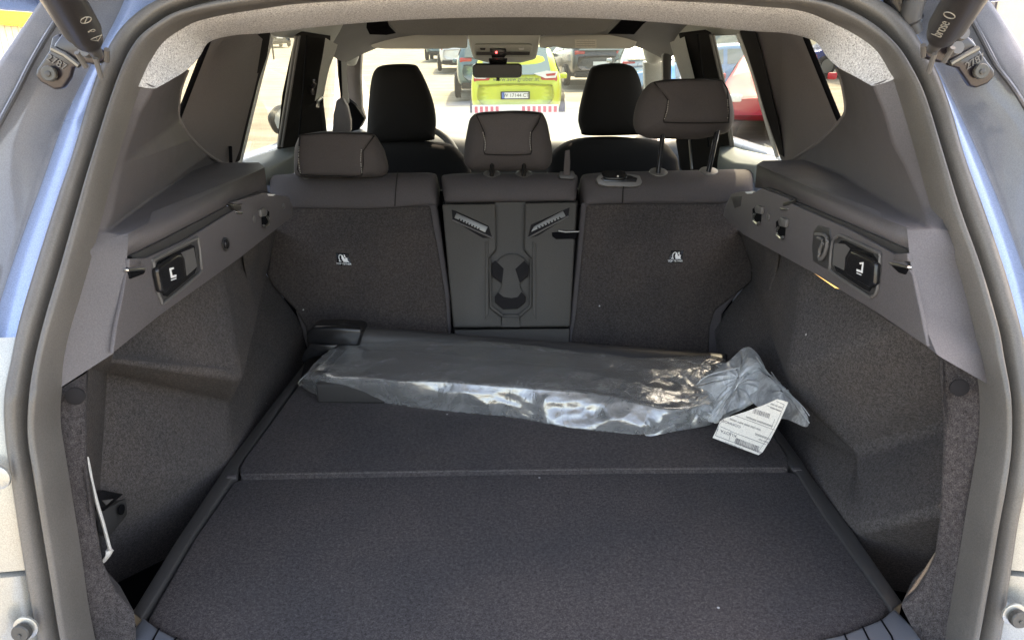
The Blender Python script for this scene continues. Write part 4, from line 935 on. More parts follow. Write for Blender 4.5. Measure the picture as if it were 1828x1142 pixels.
# C pillars (between rear door window and quarter window)
def cpillar(pts, s, strip):
    o = prism("rear_pillar", [PY(a, b, y) for a, b, y in pts], .05, M['pillar'], car, .012, 4, dirv=(s * .43, 1, 0))
    tube("pillar_seal", cr([PY(a, b, y) for a, b, y in strip], 4), .005, M['lightgrey'], o, n=8)
    return o
cpl = cpillar([(372, 68, 1.42), (420, 58, 1.60), (482, 56, 1.76), (476, 100, 1.78), (461, 145, 1.78), (440, 231, 1.79), (426, 292, 1.80), (410, 310, 1.72), (390, 300, 1.62), (350, 265, 1.52), (319, 210, 1.46), (344, 145, 1.44)], -1, [(486, 62, 1.80), (464, 145, 1.82), (443, 231, 1.83), (429, 290, 1.84)])
tube("black_edge", [PY(373, 70, 1.415), PY(345, 142, 1.435), PY(318, 212, 1.455)], .0055, M['black'], cpl, n=6)
prism("pillar_face", [PY(a, b, y) for a, b, y in [(455, 60, 1.70), (483, 58, 1.75), (477, 100, 1.77), (462, 145, 1.77), (441, 231, 1.78), (428, 288, 1.79), (418, 292, 1.75), (424, 231, 1.73), (440, 145, 1.71), (452, 90, 1.70)]], .02, M['fabric_blk'], cpl, .008, 3, dirv=(-.43, 1, 0))
tube("coat_clip", [PY(411, 262, 1.66), PY(412, 290, 1.67)], .004, M['black'], cpl, n=6)
cpr = cpillar([(1438, 60, 1.42), (1390, 52, 1.60), (1318, 54, 1.78), (1332, 90, 1.78), (1350, 150, 1.78), (1368, 210, 1.79), (1392, 280, 1.80), (1400, 296, 1.74), (1420, 300, 1.66), (1450, 272, 1.55), (1498, 216, 1.46), (1466, 140, 1.44)], 1, [(1316, 60, 1.80), (1342, 124, 1.81), (1360, 188, 1.82), (1374, 237, 1.83), (1388, 280, 1.84)])
tube("black_edge", [PY(1438, 66, 1.415), PY(1468, 140, 1.435), PY(1499, 216, 1.455)], .0055, M['black'], cpr, n=6)
prism("pillar_face", [PY(a, b, y) for a, b, y in [(1348, 54, 1.70), (1320, 55, 1.75), (1334, 90, 1.77), (1352, 150, 1.77), (1369, 210, 1.78), (1392, 276, 1.79), (1400, 282, 1.75), (1392, 231, 1.73), (1372, 145, 1.71), (1358, 90, 1.70)]], .02, M['fabric_blk'], cpr, .008, 3, dirv=(.43, 1, 0))
# door tops / sills, with white strips painted as their daylight glint
def sill(s, pts, name="door_top", mat=None):
    return prism(name, [PY(a, b, y) for a, b, y in pts], .05, mat or M['dtop'], car, .006, 3, dirv=(0, .2, -1))
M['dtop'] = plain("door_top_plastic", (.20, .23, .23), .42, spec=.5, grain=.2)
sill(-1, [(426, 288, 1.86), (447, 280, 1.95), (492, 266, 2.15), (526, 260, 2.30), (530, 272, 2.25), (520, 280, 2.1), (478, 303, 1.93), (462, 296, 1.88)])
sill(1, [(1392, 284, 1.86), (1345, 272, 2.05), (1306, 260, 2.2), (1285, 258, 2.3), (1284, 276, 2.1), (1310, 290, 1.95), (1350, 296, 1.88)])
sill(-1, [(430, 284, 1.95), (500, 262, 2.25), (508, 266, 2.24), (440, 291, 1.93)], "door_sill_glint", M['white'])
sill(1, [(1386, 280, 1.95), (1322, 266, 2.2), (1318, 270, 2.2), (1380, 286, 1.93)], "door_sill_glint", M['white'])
# side glass
for s in (-1, 1):
    loft("side_window", [[Vector((s * .74, 1.90, 1.17)), Vector((s * .76, 2.5, 1.15)), Vector((s * .76, 3.2, 1.14))], [Vector((s * .66, 1.86, 1.5)), Vector((s * .67, 2.5, 1.53)), Vector((s * .66, 3.0, 1.5))]], M['glass'], car)
    loft("quarter_glass", [[Vector((s * .755, 1.29, 1.17)), Vector((s * .74, 1.80, 1.19))], [Vector((s * .67, 1.33, 1.5)), Vector((s * .65, 1.80, 1.52))]], M['glass'], car)

# ---- outer shell: keeps daylight out as the real body does
box("roof_skin", -.66, .66, 0.98, 3.0, 1.655, 1.68, M['blue'], car, .01)
for s in (-1, 1):
    x0, x1 = sorted((s * .80, s * .86))
    xa, xb = sorted((s * .70, s * .74)); box("inner_quarter", xa, xb, .82, 1.12, .35, 1.20, M["black"], car)
    box("body_side", x0, x1, 1.05, 4.3, .35, 1.17, M['blue'], car, .02)
    x0, x1 = sorted((s * .655, s * .80))
    prism("roof_rail", [Vector((s * .655, 1.0, 1.66)), Vector((s * .69, 1.0, 1.51)), Vector((s * .71, 3.0, 1.55)), Vector((s * .655, 3.0, 1.66))], .03, M['blue'], car, .005, dirv=(-s, 0, -.3))
    prism("rear_quarter", [Vector((s * .59, 1.04, 1.62)), Vector((s * .72, 1.02, 1.15)), Vector((s * .80, 1.28, 1.15)), Vector((s * .66, 1.32, 1.62))], .03, M['blue'], car, .005, dirv=(-s, 0, -.2))
box("rear_bumper", -.84, .84, .30, .60, .40, .70, M["blue"], car, .03)
box("underbody", -.84, .84, .72, 4.4, .28, .33, M['black'], car)
prism("bonnet", [Vector((-.75, 3.95, 1.13)), Vector((.75, 3.95, 1.13)), Vector((.68, 4.9, .98)), Vector((-.68, 4.9, .98))], .10, M['blue'], car, .02, 3, dirv=(0, 0, -1))
# ---- raised tailgate above the camera
tg = [Vector((-.60, 1.02, 1.69)), Vector((.60, 1.02, 1.69)), Vector((.66, .52, 1.92)), Vector((.66, .10, 2.16)), Vector((.60, -.10, 2.18)), Vector((-.60, -.10, 2.18)), Vector((-.66, .10, 2.16)), Vector((-.66, .52, 1.92))]
tgo = prism("tailgate", tg, .07, M['blue'], car, .015, 3, dirv=(0, .3, 1))
# ================================================================== TAILGATE STRUTS
def strut(s, tipx, tipy, topx, topy, w, brk, bolt, Yb):
    Y0 = Yb; a = PY(tipx, tipy, Y0 - .05); b = PY(topx, topy, Y0 - .16)
    dirn = (b - a).normalized()
    st = tube("tailgate_strut", [a, a + dirn * .010, a + dirn * .014, a + dirn * .028, a + dirn * .034, a + dirn * .6], [w * .62, w * .80, w * .84, w * .86, w, w], M['strutbody'], car, n=28)
    # ball joint
    tube("strut_socket", [a - dirn * .030, a - dirn * .004, a + dirn * .004], [w * .35, w * .45, w * .6], M['guide'], st, n=16)
    for k, (dx, dy, dz) in enumerate(((-.012, .0, -.012), (.010, -.006, -.018), (.0, .004, -.030))):
        tube("socket_clip", [a - dirn * .02 + Vector((dx * s, dy, dz)), a - dirn * .004 + Vector((dx * s * 1.4, dy, dz * .5))], .0030, M['guide'], st, n=8)
    pl = prism("mount_bracket", [PY(x, y, Y0 + .000) for x, y in brk[0]], .010, M['blkmetal'], car, .003, 3, dirv=(0, 1, 0))
    prism("bracket_arm", [PY(x, y, Y0 - .012) for x, y in brk[1]], .014, M['blkmetal'], pl, .004, 3, dirv=(0, 1, 0))
    tube("bracket_ridge", [PY(x, y, Y0 - .014) for x, y in brk[2]], .0035, M['steel'], pl, n=8)
    c = PY(bolt[0], bolt[1], Y0 - .003)
    disc("bracket_bolt", c, (0, -1, .1), .0090, .005, M['boltgrey'], pl)
    disc("bolt_socket", c + Vector((0, -.0055, 0)), (0, -1, .1), .0034, .001, M['plastic_d'], pl)
    return st, pl, a, b
sL, bL, aL, eL = strut(-1, 160, 76, 98, -27, .0195, ([(92, 66), (104, 60), (140, 92), (158, 112), (128, 122), (124, 138), (112, 158), (97, 161), (72, 147), (62, 136), (64, 124), (86, 92)], [(112, 56), (140, 70), (190, 96), (183, 110), (166, 116), (140, 112), (92, 90), (96, 78)], [(93, 87), (116, 98), (142, 118)]), (90, 132), .905)
sR, bR, aR, eR = strut(1, 1678, 68, 1740, -30, .0195, ([(1735, 66), (1746, 84), (1764, 110), (1777, 126), (1776, 138), (1764, 150), (1744, 158), (1733, 154), (1712, 122), (1692, 116), (1700, 104)], [(1650, 88), (1690, 72), (1722, 56), (1747, 82), (1740, 90), (1700, 112), (1680, 112), (1655, 104)], [(1696, 114), (1720, 100), (1746, 86)]), (1749, 128), .905)
for k, (x, y) in enumerate(((158, 92), (1702, 88), (1712, 62))):
    c = PY(x, y, .885); disc("ball_stud", c, (0, -1, .2), .008, .009, M['guide'], bL if k == 0 else bR, n=14)
# print on the sleeves
def on_strut(a, b, w, along, side):
    dn = (b - a).normalized(); tocam = (CAM - a).normalized(); sd = dn.cross(tocam).normalized(); nn = sd.cross(dn).normalized()
    if nn.dot(tocam) < 0: nn = -nn
    base_ = a + dn * along + sd * side
    h = math.sqrt(max(w * w - side * side, 0)) + .0012
    return base_ + nn * h, dn, sd
p, dn, sd = on_strut(aR, eR, .0195, .062, -.004)
textobj("strut_text", "brose", p, p + dn, p - sd if (p - sd).dot(Vector((0, 0, 1))) > 0 else p - sd, .016, M['print'], sR)
p, dn, sd = on_strut(aR, eR, .0195, .094, -.004)
ring = [p + dn * .0055 * math.cos(k * math.pi / 6) + sd * .0055 * math.sin(k * math.pi / 6) for k in range(13)]
tube("strut_mark", ring, .0006, M['print'], sR, n=5)
tri_c, dn, sd = on_strut(aL, eL, .0195, .042, .008)
tri = [tri_c + dn * .006 * math.cos(k * 2 * math.pi / 3 + math.pi) + sd * .0075 * math.sin(k * 2 * math.pi / 3 + math.pi) for k in range(4)]
tube("warning_triangle", tri, .0005, M['print'], sL, n=5)
textobj("strut_text", "!", tri_c, tri_c + sd, tri_c - dn, .007, M['print'], sL)
p, dn, sd = on_strut(aL, eL, .0195, .060, .008)
textobj("strut_text", "ð", p, p + dn, p - sd, .011, M['print'], sL)
p, dn, sd = on_strut(aL, eL, .0195, .084, .008)
ring = [p + dn * .0055 * math.cos(k * math.pi / 6) + sd * .0055 * math.sin(k * math.pi / 6) for k in range(13)]
tube("strut_mark", ring, .0006, M['print'], sL, n=5); tube("strut_mark", [ring[1], ring[7]], .0006, M['print'], sL, n=5)
# stamped digits on the brackets
for par, x, y, s in ((bL, 101, 112, 1), (bR, 1741, 110, -1)):
    o3 = PY(x, y, .9035); textobj("stamped_number", "2787", o3, PY(x + 10, y + 6 * s, .9035), PY(x + 5 * s, y - 10, .9035), .012, M['guide'], par)
# washer hose and hinge by the right strut
tube("wiring_sleeve", cr([PY(a, b, 1.02) for a, b in [(1634, 60), (1628, 44), (1626, 28), (1636, -10), (1640, -30)]], 3), [.010] * 4 + [.0135] * 9, M['plastic_d'], car, n=14)
tube("wiring_sleeve", cr([PY(a, b, 1.04) for a, b in [(1596, -20), (1606, 14), (1618, 34), (1632, 44)]], 3), .016, M['smoothblk'], car, n=14)

# ================================================================== THINGS IN THE BOOT
# roller of the load cover lying across behind the bag
rc_ = empty("load_cover_roller", (-.2, 1.62, FLOOR), "black end of the rolled load cover poking out behind the left end of the bag", "load cover")
def pz(x, y, z): return PZ(x, y, FLOOR + z)
prism("end_cap", [PY(a, b, 1.56) for a, b in [(545, 616), (546, 596), (556, 584), (600, 583), (640, 586), (648, 590), (640, 622), (600, 620), (560, 620)]], .06, M['smoothblk'], rc_, .010, 4, dirv=(.06, 1, 0))
tube("roller_tube", [PY(620, 602, 1.60), PY(1290, 652, 1.60)], .028, M['plastic_d'], rc_, n=20)
prism("cover_blind", [pz(a, b, .012) for a, b in [(545, 640), (560, 622), (610, 618), (630, 640), (560, 690), (534, 680)]], .010, M['fabric_blk'], rc_, .003, dirv=(0, 0, -1))
prism("end_bracket", [PY(a, b, 1.545) for a, b in [(552, 614), (604, 616), (590, 630), (556, 640), (540, 650), (536, 640)]], .03, M['smoothblk'], rc_, .004, dirv=(.1, 1, 0))
# the wrapped slab (net partition cassette) inside the bag
slab = empty("wrapped_panel", (0, 1.5, FLOOR), "long flat black panel packed inside the clear plastic bag", "panel")
prism("panel_body", [pz(a, b, .050) for a, b in [(640, 600), (900, 619), (1150, 640), (1262, 650), (1272, 712), (1200, 727), (960, 700), (800, 688), (562, 686), (600, 640)]], .044, M['plastic_d'], slab, .006, 3, dirv=(0, 0, -1))
prism("panel_flap", [pz(a, b, .0525) for a, b in [(650, 604), (900, 623), (1120, 641), (1100, 661), (960, 650), (770, 630), (640, 622)]], .004, M['plastic_d'], slab, .001, dirv=(0, 0, -1))
tube("flap_edge", [pz(770, 631, .0545), pz(960, 650, .0545), pz(1100, 662, .0545)], .0011, M['guide'], slab, n=6)
# the bag
def film(fac=.16, fac_scale=34, stretch=.5, g0=.16, g1=.68):
    m = bpy.data.materials.new("clear_plastic_film"); m.use_nodes = True; nt = m.node_tree; nt.nodes.clear()
    out = nt.nodes.new("ShaderNodeOutputMaterial"); tr_ = nt.nodes.new("ShaderNodeBsdfTransparent"); tr_.inputs[0].default_value = (.93, .94, .94, 1)
    gl = nt.nodes.new("ShaderNodeBsdfGlossy"); gl.inputs["Roughness"].default_value = .06
    gl.inputs["Color"].default_value = (1, 1, .97, 1)
    df = nt.nodes.new("ShaderNodeBsdfDiffuse"); df.inputs[0].default_value = (.80, .82, .82, 1)
    tl_ = nt.nodes.new("ShaderNodeBsdfTranslucent"); tl_.inputs[0].default_value = (.80, .82, .82, 1)
    mm = nt.nodes.new("ShaderNodeMixShader"); mm.inputs[0].default_value = .5
    nt.links.new(df.outputs[0], mm.inputs[1]); nt.links.new(tl_.outputs[0], mm.inputs[2])
    n = noise_n(nt, 16, 5, .6, dist=1.6); n2 = noise_n(nt, 60, 4, .6, dist=1.0)
    r = ramp(nt, n.outputs[0], [(.30, (.32, .32, .32)), (.48, (.38, .38, .38)), (.56, (.46, .46, .46)), (.66, (.34, .34, .34))])
    m1 = nt.nodes.new("ShaderNodeMixShader"); nt.links.new(r.outputs[0], m1.inputs[0]); nt.links.new(tr_.outputs[0], m1.inputs[1]); nt.links.new(mm.outputs[0], m1.inputs[2])
    lw = nt.nodes.new("ShaderNodeLayerWeight"); lw.inputs[0].default_value = .42
    bp_ = nt.nodes.new("ShaderNodeBump"); bp_.inputs["Strength"].default_value = .22; bp_.inputs["Distance"].default_value = .012
    nt.links.new(n.outputs[0], bp_.inputs["Height"])
    b2 = nt.nodes.new("ShaderNodeBump"); b2.inputs["Strength"].default_value = .35; b2.inputs["Distance"].default_value = .003
    nt.links.new(n2.outputs[0], b2.inputs["Height"]); nt.links.new(bp_.outputs[0], b2.inputs["Normal"])
    vo = nt.nodes.new("ShaderNodeTexVoronoi"); vo.inputs["Scale"].default_value = fac_scale
    dm_ = nt.nodes.new("ShaderNodeVectorMath"); dm_.operation = 'MULTIPLY_ADD'; dm_.inputs[1].default_value = (.05, .05, .05)
    mpg = nt.nodes.new('ShaderNodeMapping'); mpg.inputs['Scale'].default_value = (stretch, 1, 1); nt.links.new(coords(nt), mpg.inputs[0])
    nt.links.new(n.outputs["Color"], dm_.inputs[0]); nt.links.new(mpg.outputs[0], dm_.inputs[2]); nt.links.new(dm_.outputs[0], vo.inputs["Vector"])
    sb = nt.nodes.new("ShaderNodeVectorMath"); sb.operation = 'SUBTRACT'; sb.inputs[1].default_value = (.5, .5, .5); nt.links.new(vo.outputs["Color"], sb.inputs[0])
    sc_ = nt.nodes.new("ShaderNodeVectorMath"); sc_.operation = 'SCALE'; sc_.inputs[3].default_value = fac; nt.links.new(sb.outputs[0], sc_.inputs[0])
    ad = nt.nodes.new("ShaderNodeVectorMath"); ad.operation = 'ADD'; nt.links.new(sc_.outputs[0], ad.inputs[0]); nt.links.new(b2.outputs[0], ad.inputs[1])
    nz = nt.nodes.new("ShaderNodeVectorMath"); nz.operation = 'NORMALIZE'; nt.links.new(ad.outputs[0], nz.inputs[0])
    for x in (gl, lw): nt.links.new(nz.outputs[0], x.inputs["Normal"])
    mp = nt.nodes.new("ShaderNodeMapRange"); mp.inputs[1].default_value = 0; mp.inputs[2].default_value = 1; mp.inputs[3].default_value = g0; mp.inputs[4].default_value = g1
    nt.links.new(lw.outputs["Facing"], mp.inputs[0])
    m2 = nt.nodes.new("ShaderNodeMixShader"); nt.links.new(mp.outputs[0], m2.inputs[0]); nt.links.new(m1.outputs[0], m2.inputs[1]); nt.links.new(gl.outputs[0], m2.inputs[2])
    nt.links.new(m2.outputs[0], out.inputs[0]); return m
M['film'] = film()
bag = empty("plastic_bag", (0, 1.4, FLOOR), "crumpled clear plastic bag lying across the boot floor round a long black panel", "plastic bag")
BK = [(628, 590, .056), (700, 590, .060), (760, 599, .062), (850, 607, .062), (1000, 622, .062), (1100, 632, .062), (1180, 637, .060), (1240, 640, .050), (1275, 650, .045), (1300, 668, .04)]
RG = [(540, 676, .045), (600, 677, .058), (700, 680, .066), (800, 682, .068), (900, 690, .068), (1000, 697, .068), (1080, 705, .066), (1150, 722, .062), (1215, 732, .056), (1278, 716, .050)]
BT = [(536, 688, .012), (575, 708, .008), (670, 718, .006), (760, 730, .006), (850, 739, .006), (935, 748, .006), (1000, 761, .008), (1080, 771, .008), (1160, 775, .010), (1272, 752, .012)]
nn = 34
bk = cr([(a, b, c * 1000) for a, b, c in BK], nn); rg = cr([(a, b, c * 1000) for a, b, c in RG], nn); bt = cr([(a, b, c * 1000) for a, b, c in BT], nn)
def crump(p, amp):
    p = Vector((p.x * .6, p.y, p.z))
    w = Vector((noise.noise(p * 7), noise.noise(p * 7 + Vector((9, 1, 4))), noise.noise(p * 7 + Vector((2, 7, 8))))) * .05
    q_ = p + w
    v1 = noise.voronoi(q_ * 13)[0]; v2 = noise.voronoi(q_ * 31 + Vector((4, 4, 4)))[0]
    return amp * (1.1 * (v1[0] - .45) + .42 * (v2[0] - .45) + .5 * noise.noise(p * 5))
rows = []
N = len(bk)
for i, (a, b, c) in enumerate(zip(bk, rg, bt)):
    t = i / (N - 1); e = min(1, min(i, N - 1 - i) / 8)
    A = pz(a.x, a.y, a.z / 1000); B_ = pz(b.x, b.y, b.z / 1000); C_ = pz(c.x, c.y, c.z / 1000)
    col_ = [A + Vector((0, .012, -.045)), A + Vector((0, .008, -.01))]
    big = .35 + 1.3 * max(0, (t - .42)) 
    for k in range(24):
        u = k / 24; p = A.lerp(B_, u); z = crump(p, .013 * (.55 + 1.1 * max(0, t - .45) + max(0, .5 - 2.5 * t))) + .004 * math.sin(math.pi * u)
        col_.append(p + Vector((0, 0, z)))
    for k in range(23):
        u = k / 22; p = B_.lerp(C_, u); bulge = math.sin(math.pi * u) * .005
        amp = .024 * (.40 + .7 * max(0, min(1, (t - .25) * 3)) - .25 * max(0, min(1, (t - .85) * 6)))
        z = crump(p * 1.1 + Vector((7, 0, 0)), amp) * math.sin(math.pi * min(1, u * .8 + .1))
        col_.append(p + Vector((0, -.8, .5)) * (bulge + z))
    edge = PZ(c.x, c.y, FLOOR + c.z / 1000)
    col_.append(C_ + Vector((0, .01, -.004)))
    rows.append(col_)
film_o = loft("film", rows, M['film'], bag)
# left end closing
tube("film_hem", cr([pz(a, b, z) for a, b, z in [(536, 688, .014), (533, 683, .030), (545, 670, .040), (575, 650, .048), (605, 620, .052), (628, 590, .050)]], 4), .0016, M['filmedge'] if 'filmedge' in M else M['film'], bag, n=6)
# pulled creases: thin bright ridges of doubled film
M['filmedge'] = plain("doubled_film", (.55, .57, .57), .25, spec=.9)
creases = [[(1115, 700), (1150, 730), (1190, 752)]]
for c in creases:
    tube("film_crease", cr([pz(a, b, .046 if b < 700 else .046 - (b - 700) * .00052) + Vector((0, -.010, .008)) for a, b in c], 4), .0007, M['filmedge'], film_o, n=5)
# gathered end of the bag
def sheet3(name, quad, amp, seed, mat, nu=34, nv=26, sharp=1.0):
    a, b, c, d_ = quad; rows = []
    for i in range(nv):
        v = i / (nv - 1); row = []
        for j in range(nu):
            u = j / (nu - 1)
            p = a.lerp(b, u).lerp(d_.lerp(c, u), v)
            q_ = p * 22 + Vector((seed, seed * 2, 0))
            r1 = 1 - abs(noise.noise(q_)) * 2.2; r2 = 1 - abs(noise.noise(q_ * 2.1)) * 2
            h = amp * (.7 * r1 + .35 * r2 - .4)
            row.append(p + Vector((0, -.55, .8)) * h)
        rows.append(row)
    return loft(name, rows, mat, bag)
M['film2'] = film(.6, 30, 1.0, .06, .40); M['film2'].name = "gathered_film"
nt = M['film2'].node_tree
for n_ in nt.nodes:
    if n_.type == 'VALTORGB':
        for e, v in zip(n_.color_ramp.elements, (.56, .70, .95, .66)): e.color = (v, v, v, 1)
def g(x, y, z): return pz(x, y, z)
def fan(name, pts, seed, amp=.012, mat=None, sub_=10, closed=False):
    """film spanned over a traced outline: fan of folds radiating from an inner point"""
    c = cr([Vector(p) for p in pts + pts[:1]], 7)[:-1]
    ctr = sum(c, Vector()) / len(c) + Vector((0, -.015, .020))
    rows = []
    for i in range(sub_ + 1):
        u = i / sub_
        row = []
        for j, p in enumerate(c):
            ang = j / len(c) * 2 * math.pi
            q_ = ctr.lerp(p, .04 + .96 * u)
            fold = (1 - abs(noise.noise(Vector((math.cos(ang) * 3.2 + seed, math.sin(ang) * 3.2, u * .7)))) * 2.6) * .7 + (1 - abs(noise.noise(q_ * 30 + Vector((seed, 0, 0)))) * 2) * .5
            w = math.sin(math.pi * min(1, u * .95 + .04))
            row.append(q_ + Vector((0, -.6, .75)) * (amp * fold * (w + .12)))
        rows.append(row)
    return loft(name, rows, mat or M['film2'], bag)
G1 = [g(1240, 689, .055), g(1262, 672, .075), g(1300, 645, .105), g(1330, 620, .125), g(1352, 632, .13), g(1368, 664, .11), g(1372, 690, .09), g(1352, 716, .06), g(1310, 738, .035), g(1275, 756, .02), g(1271, 722, .04)]
G2 = [g(1330, 632, .11), g(1368, 664, .11), g(1398, 694, .115), g(1420, 718, .12), g(1441, 742, .125), g(1439, 762, .105), g(1405, 749, .085), g(1375, 742, .07), g(1335, 705, .08)]
G3 = [g(1275, 650, .06), g(1316, 648, .09), g(1350, 660, .11), g(1358, 690, .10), g(1340, 720, .07), g(1300, 735, .05), g(1280, 752, .03), g(1262, 748, .02), g(1276, 705, .05)]
G4 = [g(1180, 640, .045), g(1250, 634, .055), g(1290, 640, .06), g(1300, 660, .06), g(1270, 690, .05), g(1230, 700, .045), g(1190, 680, .045)]
fan("gathered_end", G1, 1.3, .016); fan("gathered_end", G2, 4.1, .012); fan("gathered_end", G3, 8.7, .018)
fan("film_fold", G4, 6.2, .010, M['film'])
fan("film_fold", [g(1180, 725, .03), g(1230, 705, .05), g(1275, 700, .055), g(1282, 735, .03), g(1270, 757, .012), g(1215, 768, .010), g(1150, 776, .008)], 2.2, .012, M['film'])
for c in ([(1241, 689, .062), (1262, 673, .082), (1316, 660, .10)], [(1316, 660, .10), (1322, 700, .075), (1328, 722, .055)], [(1316, 685, .09), (1300, 712, .06), (1290, 735, .045)], [(1345, 640, .125), (1375, 680, .115), (1420, 722, .125), (1438, 745, .125)], [(1330, 720, .06), (1358, 708, .075)], [(1372, 668, .11), (1400, 706, .115), (1438, 758, .11)]):
    tube("film_crease", cr([g(*p) + Vector((0, -.012, .010)) for p in c], 4), .0009, M['filmedge'], bag, n=5)

# ---- paper label on the bag
lb = empty("paper_label", g(1335, 760, .02), "white printed parcel label, upside down, stuck on the gathered end of the bag", "label")
# plane through three traced corners
LA, LB, LC, LD = g(1272, 781, .040), g(1354, 812, .030), g(1407, 718, .150), g(1388, 712, .150)
# outline: bottom-left, bottom-right, right, top, left-top
poly = [LA, LB, g(1376, 783, .030), g(1392, 752, .044), LC, LD, g(1365, 722, .060), g(1330, 735, .052), g(1292, 747, .040), g(1285, 752, .038), g(1279, 767, .030)]
c0 = sum(poly, Vector()) / len(poly)
nrm = (LB - LA).cross(LC - LA).normalized()
if nrm.dot(CAM - LA) < 0: nrm = -nrm
def lab0(x, y):
    r = ray(x, y); return CAM + r * ((LA - CAM).dot(nrm) / r.dot(nrm))
po = [lab0(a, b) for a, b in [(1272, 781), (1354, 812), (1362, 806), (1376, 783), (1392, 752), (1407, 718), (1388, 712), (1365, 722), (1330, 735), (1292, 747), (1285, 752), (1279, 767)]]
prism("label_sheet", po, .0008, M['label'], lb, 0, dirv=-nrm)
def onlab(x, y):
    r = ray(x, y); t = (LA + nrm * .0006 - CAM).dot(nrm) / r.dot(nrm); return CAM + r * t
def lq(name, pts, mat=None): prism(name, [onlab(a, b) for a, b in pts], .0003, mat or M['ink'], lb, 0, dirv=-nrm)
def lline(x1, y1, x2, y2, w=.7):
    L = math.hypot(x2 - x1, y2 - y1); nx, ny = -(y2 - y1) / L * w / 2, (x2 - x1) / L * w / 2
    lq("label_rule", [(x1 + nx, y1 + ny), (x2 + nx, y2 + ny), (x2 - nx, y2 - ny), (x1 - nx, y1 - ny)])
for l in ((1277, 777, 1353, 806), (1353, 806, 1371, 782), (1371, 782, 1386, 756), (1386, 756, 1400, 722), (1400, 722, 1386, 716), (1277, 777, 1284, 757), (1284, 757, 1292, 750), (1286, 761, 1305, 769), (1305, 769, 1301, 787), (1311, 741, 1385, 768), (1305, 770, 1367, 793), (1370, 724, 1394, 734), (1383, 748, 1377, 764)): lline(*l, w=.55)
# bar codes
rnd = random.Random(3)
for (x0, y0, x1, y1, hx, hy) in ((1346, 729, 1376, 739, -2.5, 8), (1314, 781, 1356, 797, -3, 9)):
    x = 0.0; L = math.hypot(x1 - x0, y1 - y0)
    while x < L:
        w = rnd.choice((.45, .45, .8, 1.1)); ux, uy = (x1 - x0) / L, (y1 - y0) / L
        a = (x0 + ux * x, y0 + uy * x); b = (x0 + ux * (x + w), y0 + uy * (x + w))
        lq("bar", [a, b, (b[0] + hx, b[1] + hy), (a[0] + hx, a[1] + hy)]); x += w + rnd.choice((.6, .9, 1.3))
def ltext(s, x, y, size, ang=20):
    # upside down: reading direction runs towards the left in the photograph
    o3 = onlab(x, y); x3 = onlab(x - 10 * math.cos(R(ang)), y - 10 * math.sin(R(ang))); y3 = onlab(x - 3, y + 10)
    textobj("label_text", s, o3, x3, y3, size, M['ink'], lb, .0001)
ltext("COMMODE", 1303, 755, .0075); ltext("KUOTA 1", 1297, 772, .0085); ltext("0000000000 0000000", 1355, 752, .0052)
ltext("0001200 0000 40PV 00000", 1330, 757, .0050); ltext("A 27140 00 000", 1310, 795, .0050, 21); ltext("000 EALANCE 0000", 1336, 799, .0056, 21)
ltext("000000000", 1362, 779, .0062); ltext("00000 000", 1364, 787, .0045); ltext("000 00 000", 1386, 724, .0042); ltext("0000 0000", 1384, 730, .0042)
# ================================================================== OUTSIDE
def gz(x, y):                                   # the yard rises gently away from the car
    r_ = math.hypot(x * .9, y); t = max(0.0, r_ - 9.5)
    return .055 * (t - 3 * (1 - math.exp(-t / 3)))
def groundmat():
    m, nt, bs = nodes("pale_gravel_yard")
    n = noise_n(nt, 1.2, 6, .6); n2 = noise_n(nt, 30, 4, .7); n3 = noise_n(nt, .25, 3, .5)
    r = ramp(nt, n.outputs[0], [(.3, (.24, .225, .185)), (.55, (.31, .29, .24)), (.75, (.36, .34, .29))])
    r2 = ramp(nt, n2.outputs[0], [(.3, (.7, .7, .7)), (.7, (1.2, 1.2, 1.2))])
    c = mix(nt, r.outputs[0], r2.outputs[0], .8, 'MULTIPLY')
    mp = nt.nodes.new("ShaderNodeMapping"); mp.inputs["Scale"].default_value = (.25, 2.2, 1); nt.links.new(coords(nt), mp.inputs[0])
    n4 = noise_n(nt, 1.0, 4, .6, mp.outputs[0], .8)
    r4 = ramp(nt, n4.outputs[0], [(.42, (.80, .78, .74)), (.6, (1.06, 1.06, 1.06))])
    c = mix(nt, c, r4.outputs[0], 1.0, 'MULTIPLY')
    nt.links.new(c, bs.inputs["Base Color"]); bs.inputs["Roughness"].default_value = .95
    bump(nt, n2.outputs[0], bs, .6, .02); return m
M['ground'] = groundmat()
rads = [0, 2, 4, 6, 8, 10, 12, 15, 18, 22, 27, 33, 40, 50, 62, 80, 110, 160, 260, 500, 900]
rows = []
for r_ in rads:
    rows.append([Vector((r_ * math.cos(2 * math.pi * k / 72), r_ * math.sin(2 * math.pi * k / 72), min(gz(r_ * math.cos(2 * math.pi * k / 72), r_ * math.sin(2 * math.pi * k / 72)), 6.0) if math.sin(2 * math.pi * k / 72) > -.35 else 0)) for k in range(72)])
v, f = grid(rows, True)
tag(mk("ground", v, f, M['ground']), kind="structure")
M['tyre'] = plain("tyre_rubber", (.02, .02, .02), .8); M['rim'] = plain("wheel_rim", (.25, .25, .26), .35, metal=.7)
M['redlight'] = plain("tail_lamp_red", (.45, .02, .02), .15, spec=.7); M['headlight'] = plain("headlight_clear", (.75, .78, .80), .1, spec=.8)
M['plate'] = plain("number_plate", (.78, .80, .82), .5); M['plateblue'] = plain("plate_blue", (.05, .15, .55), .5)
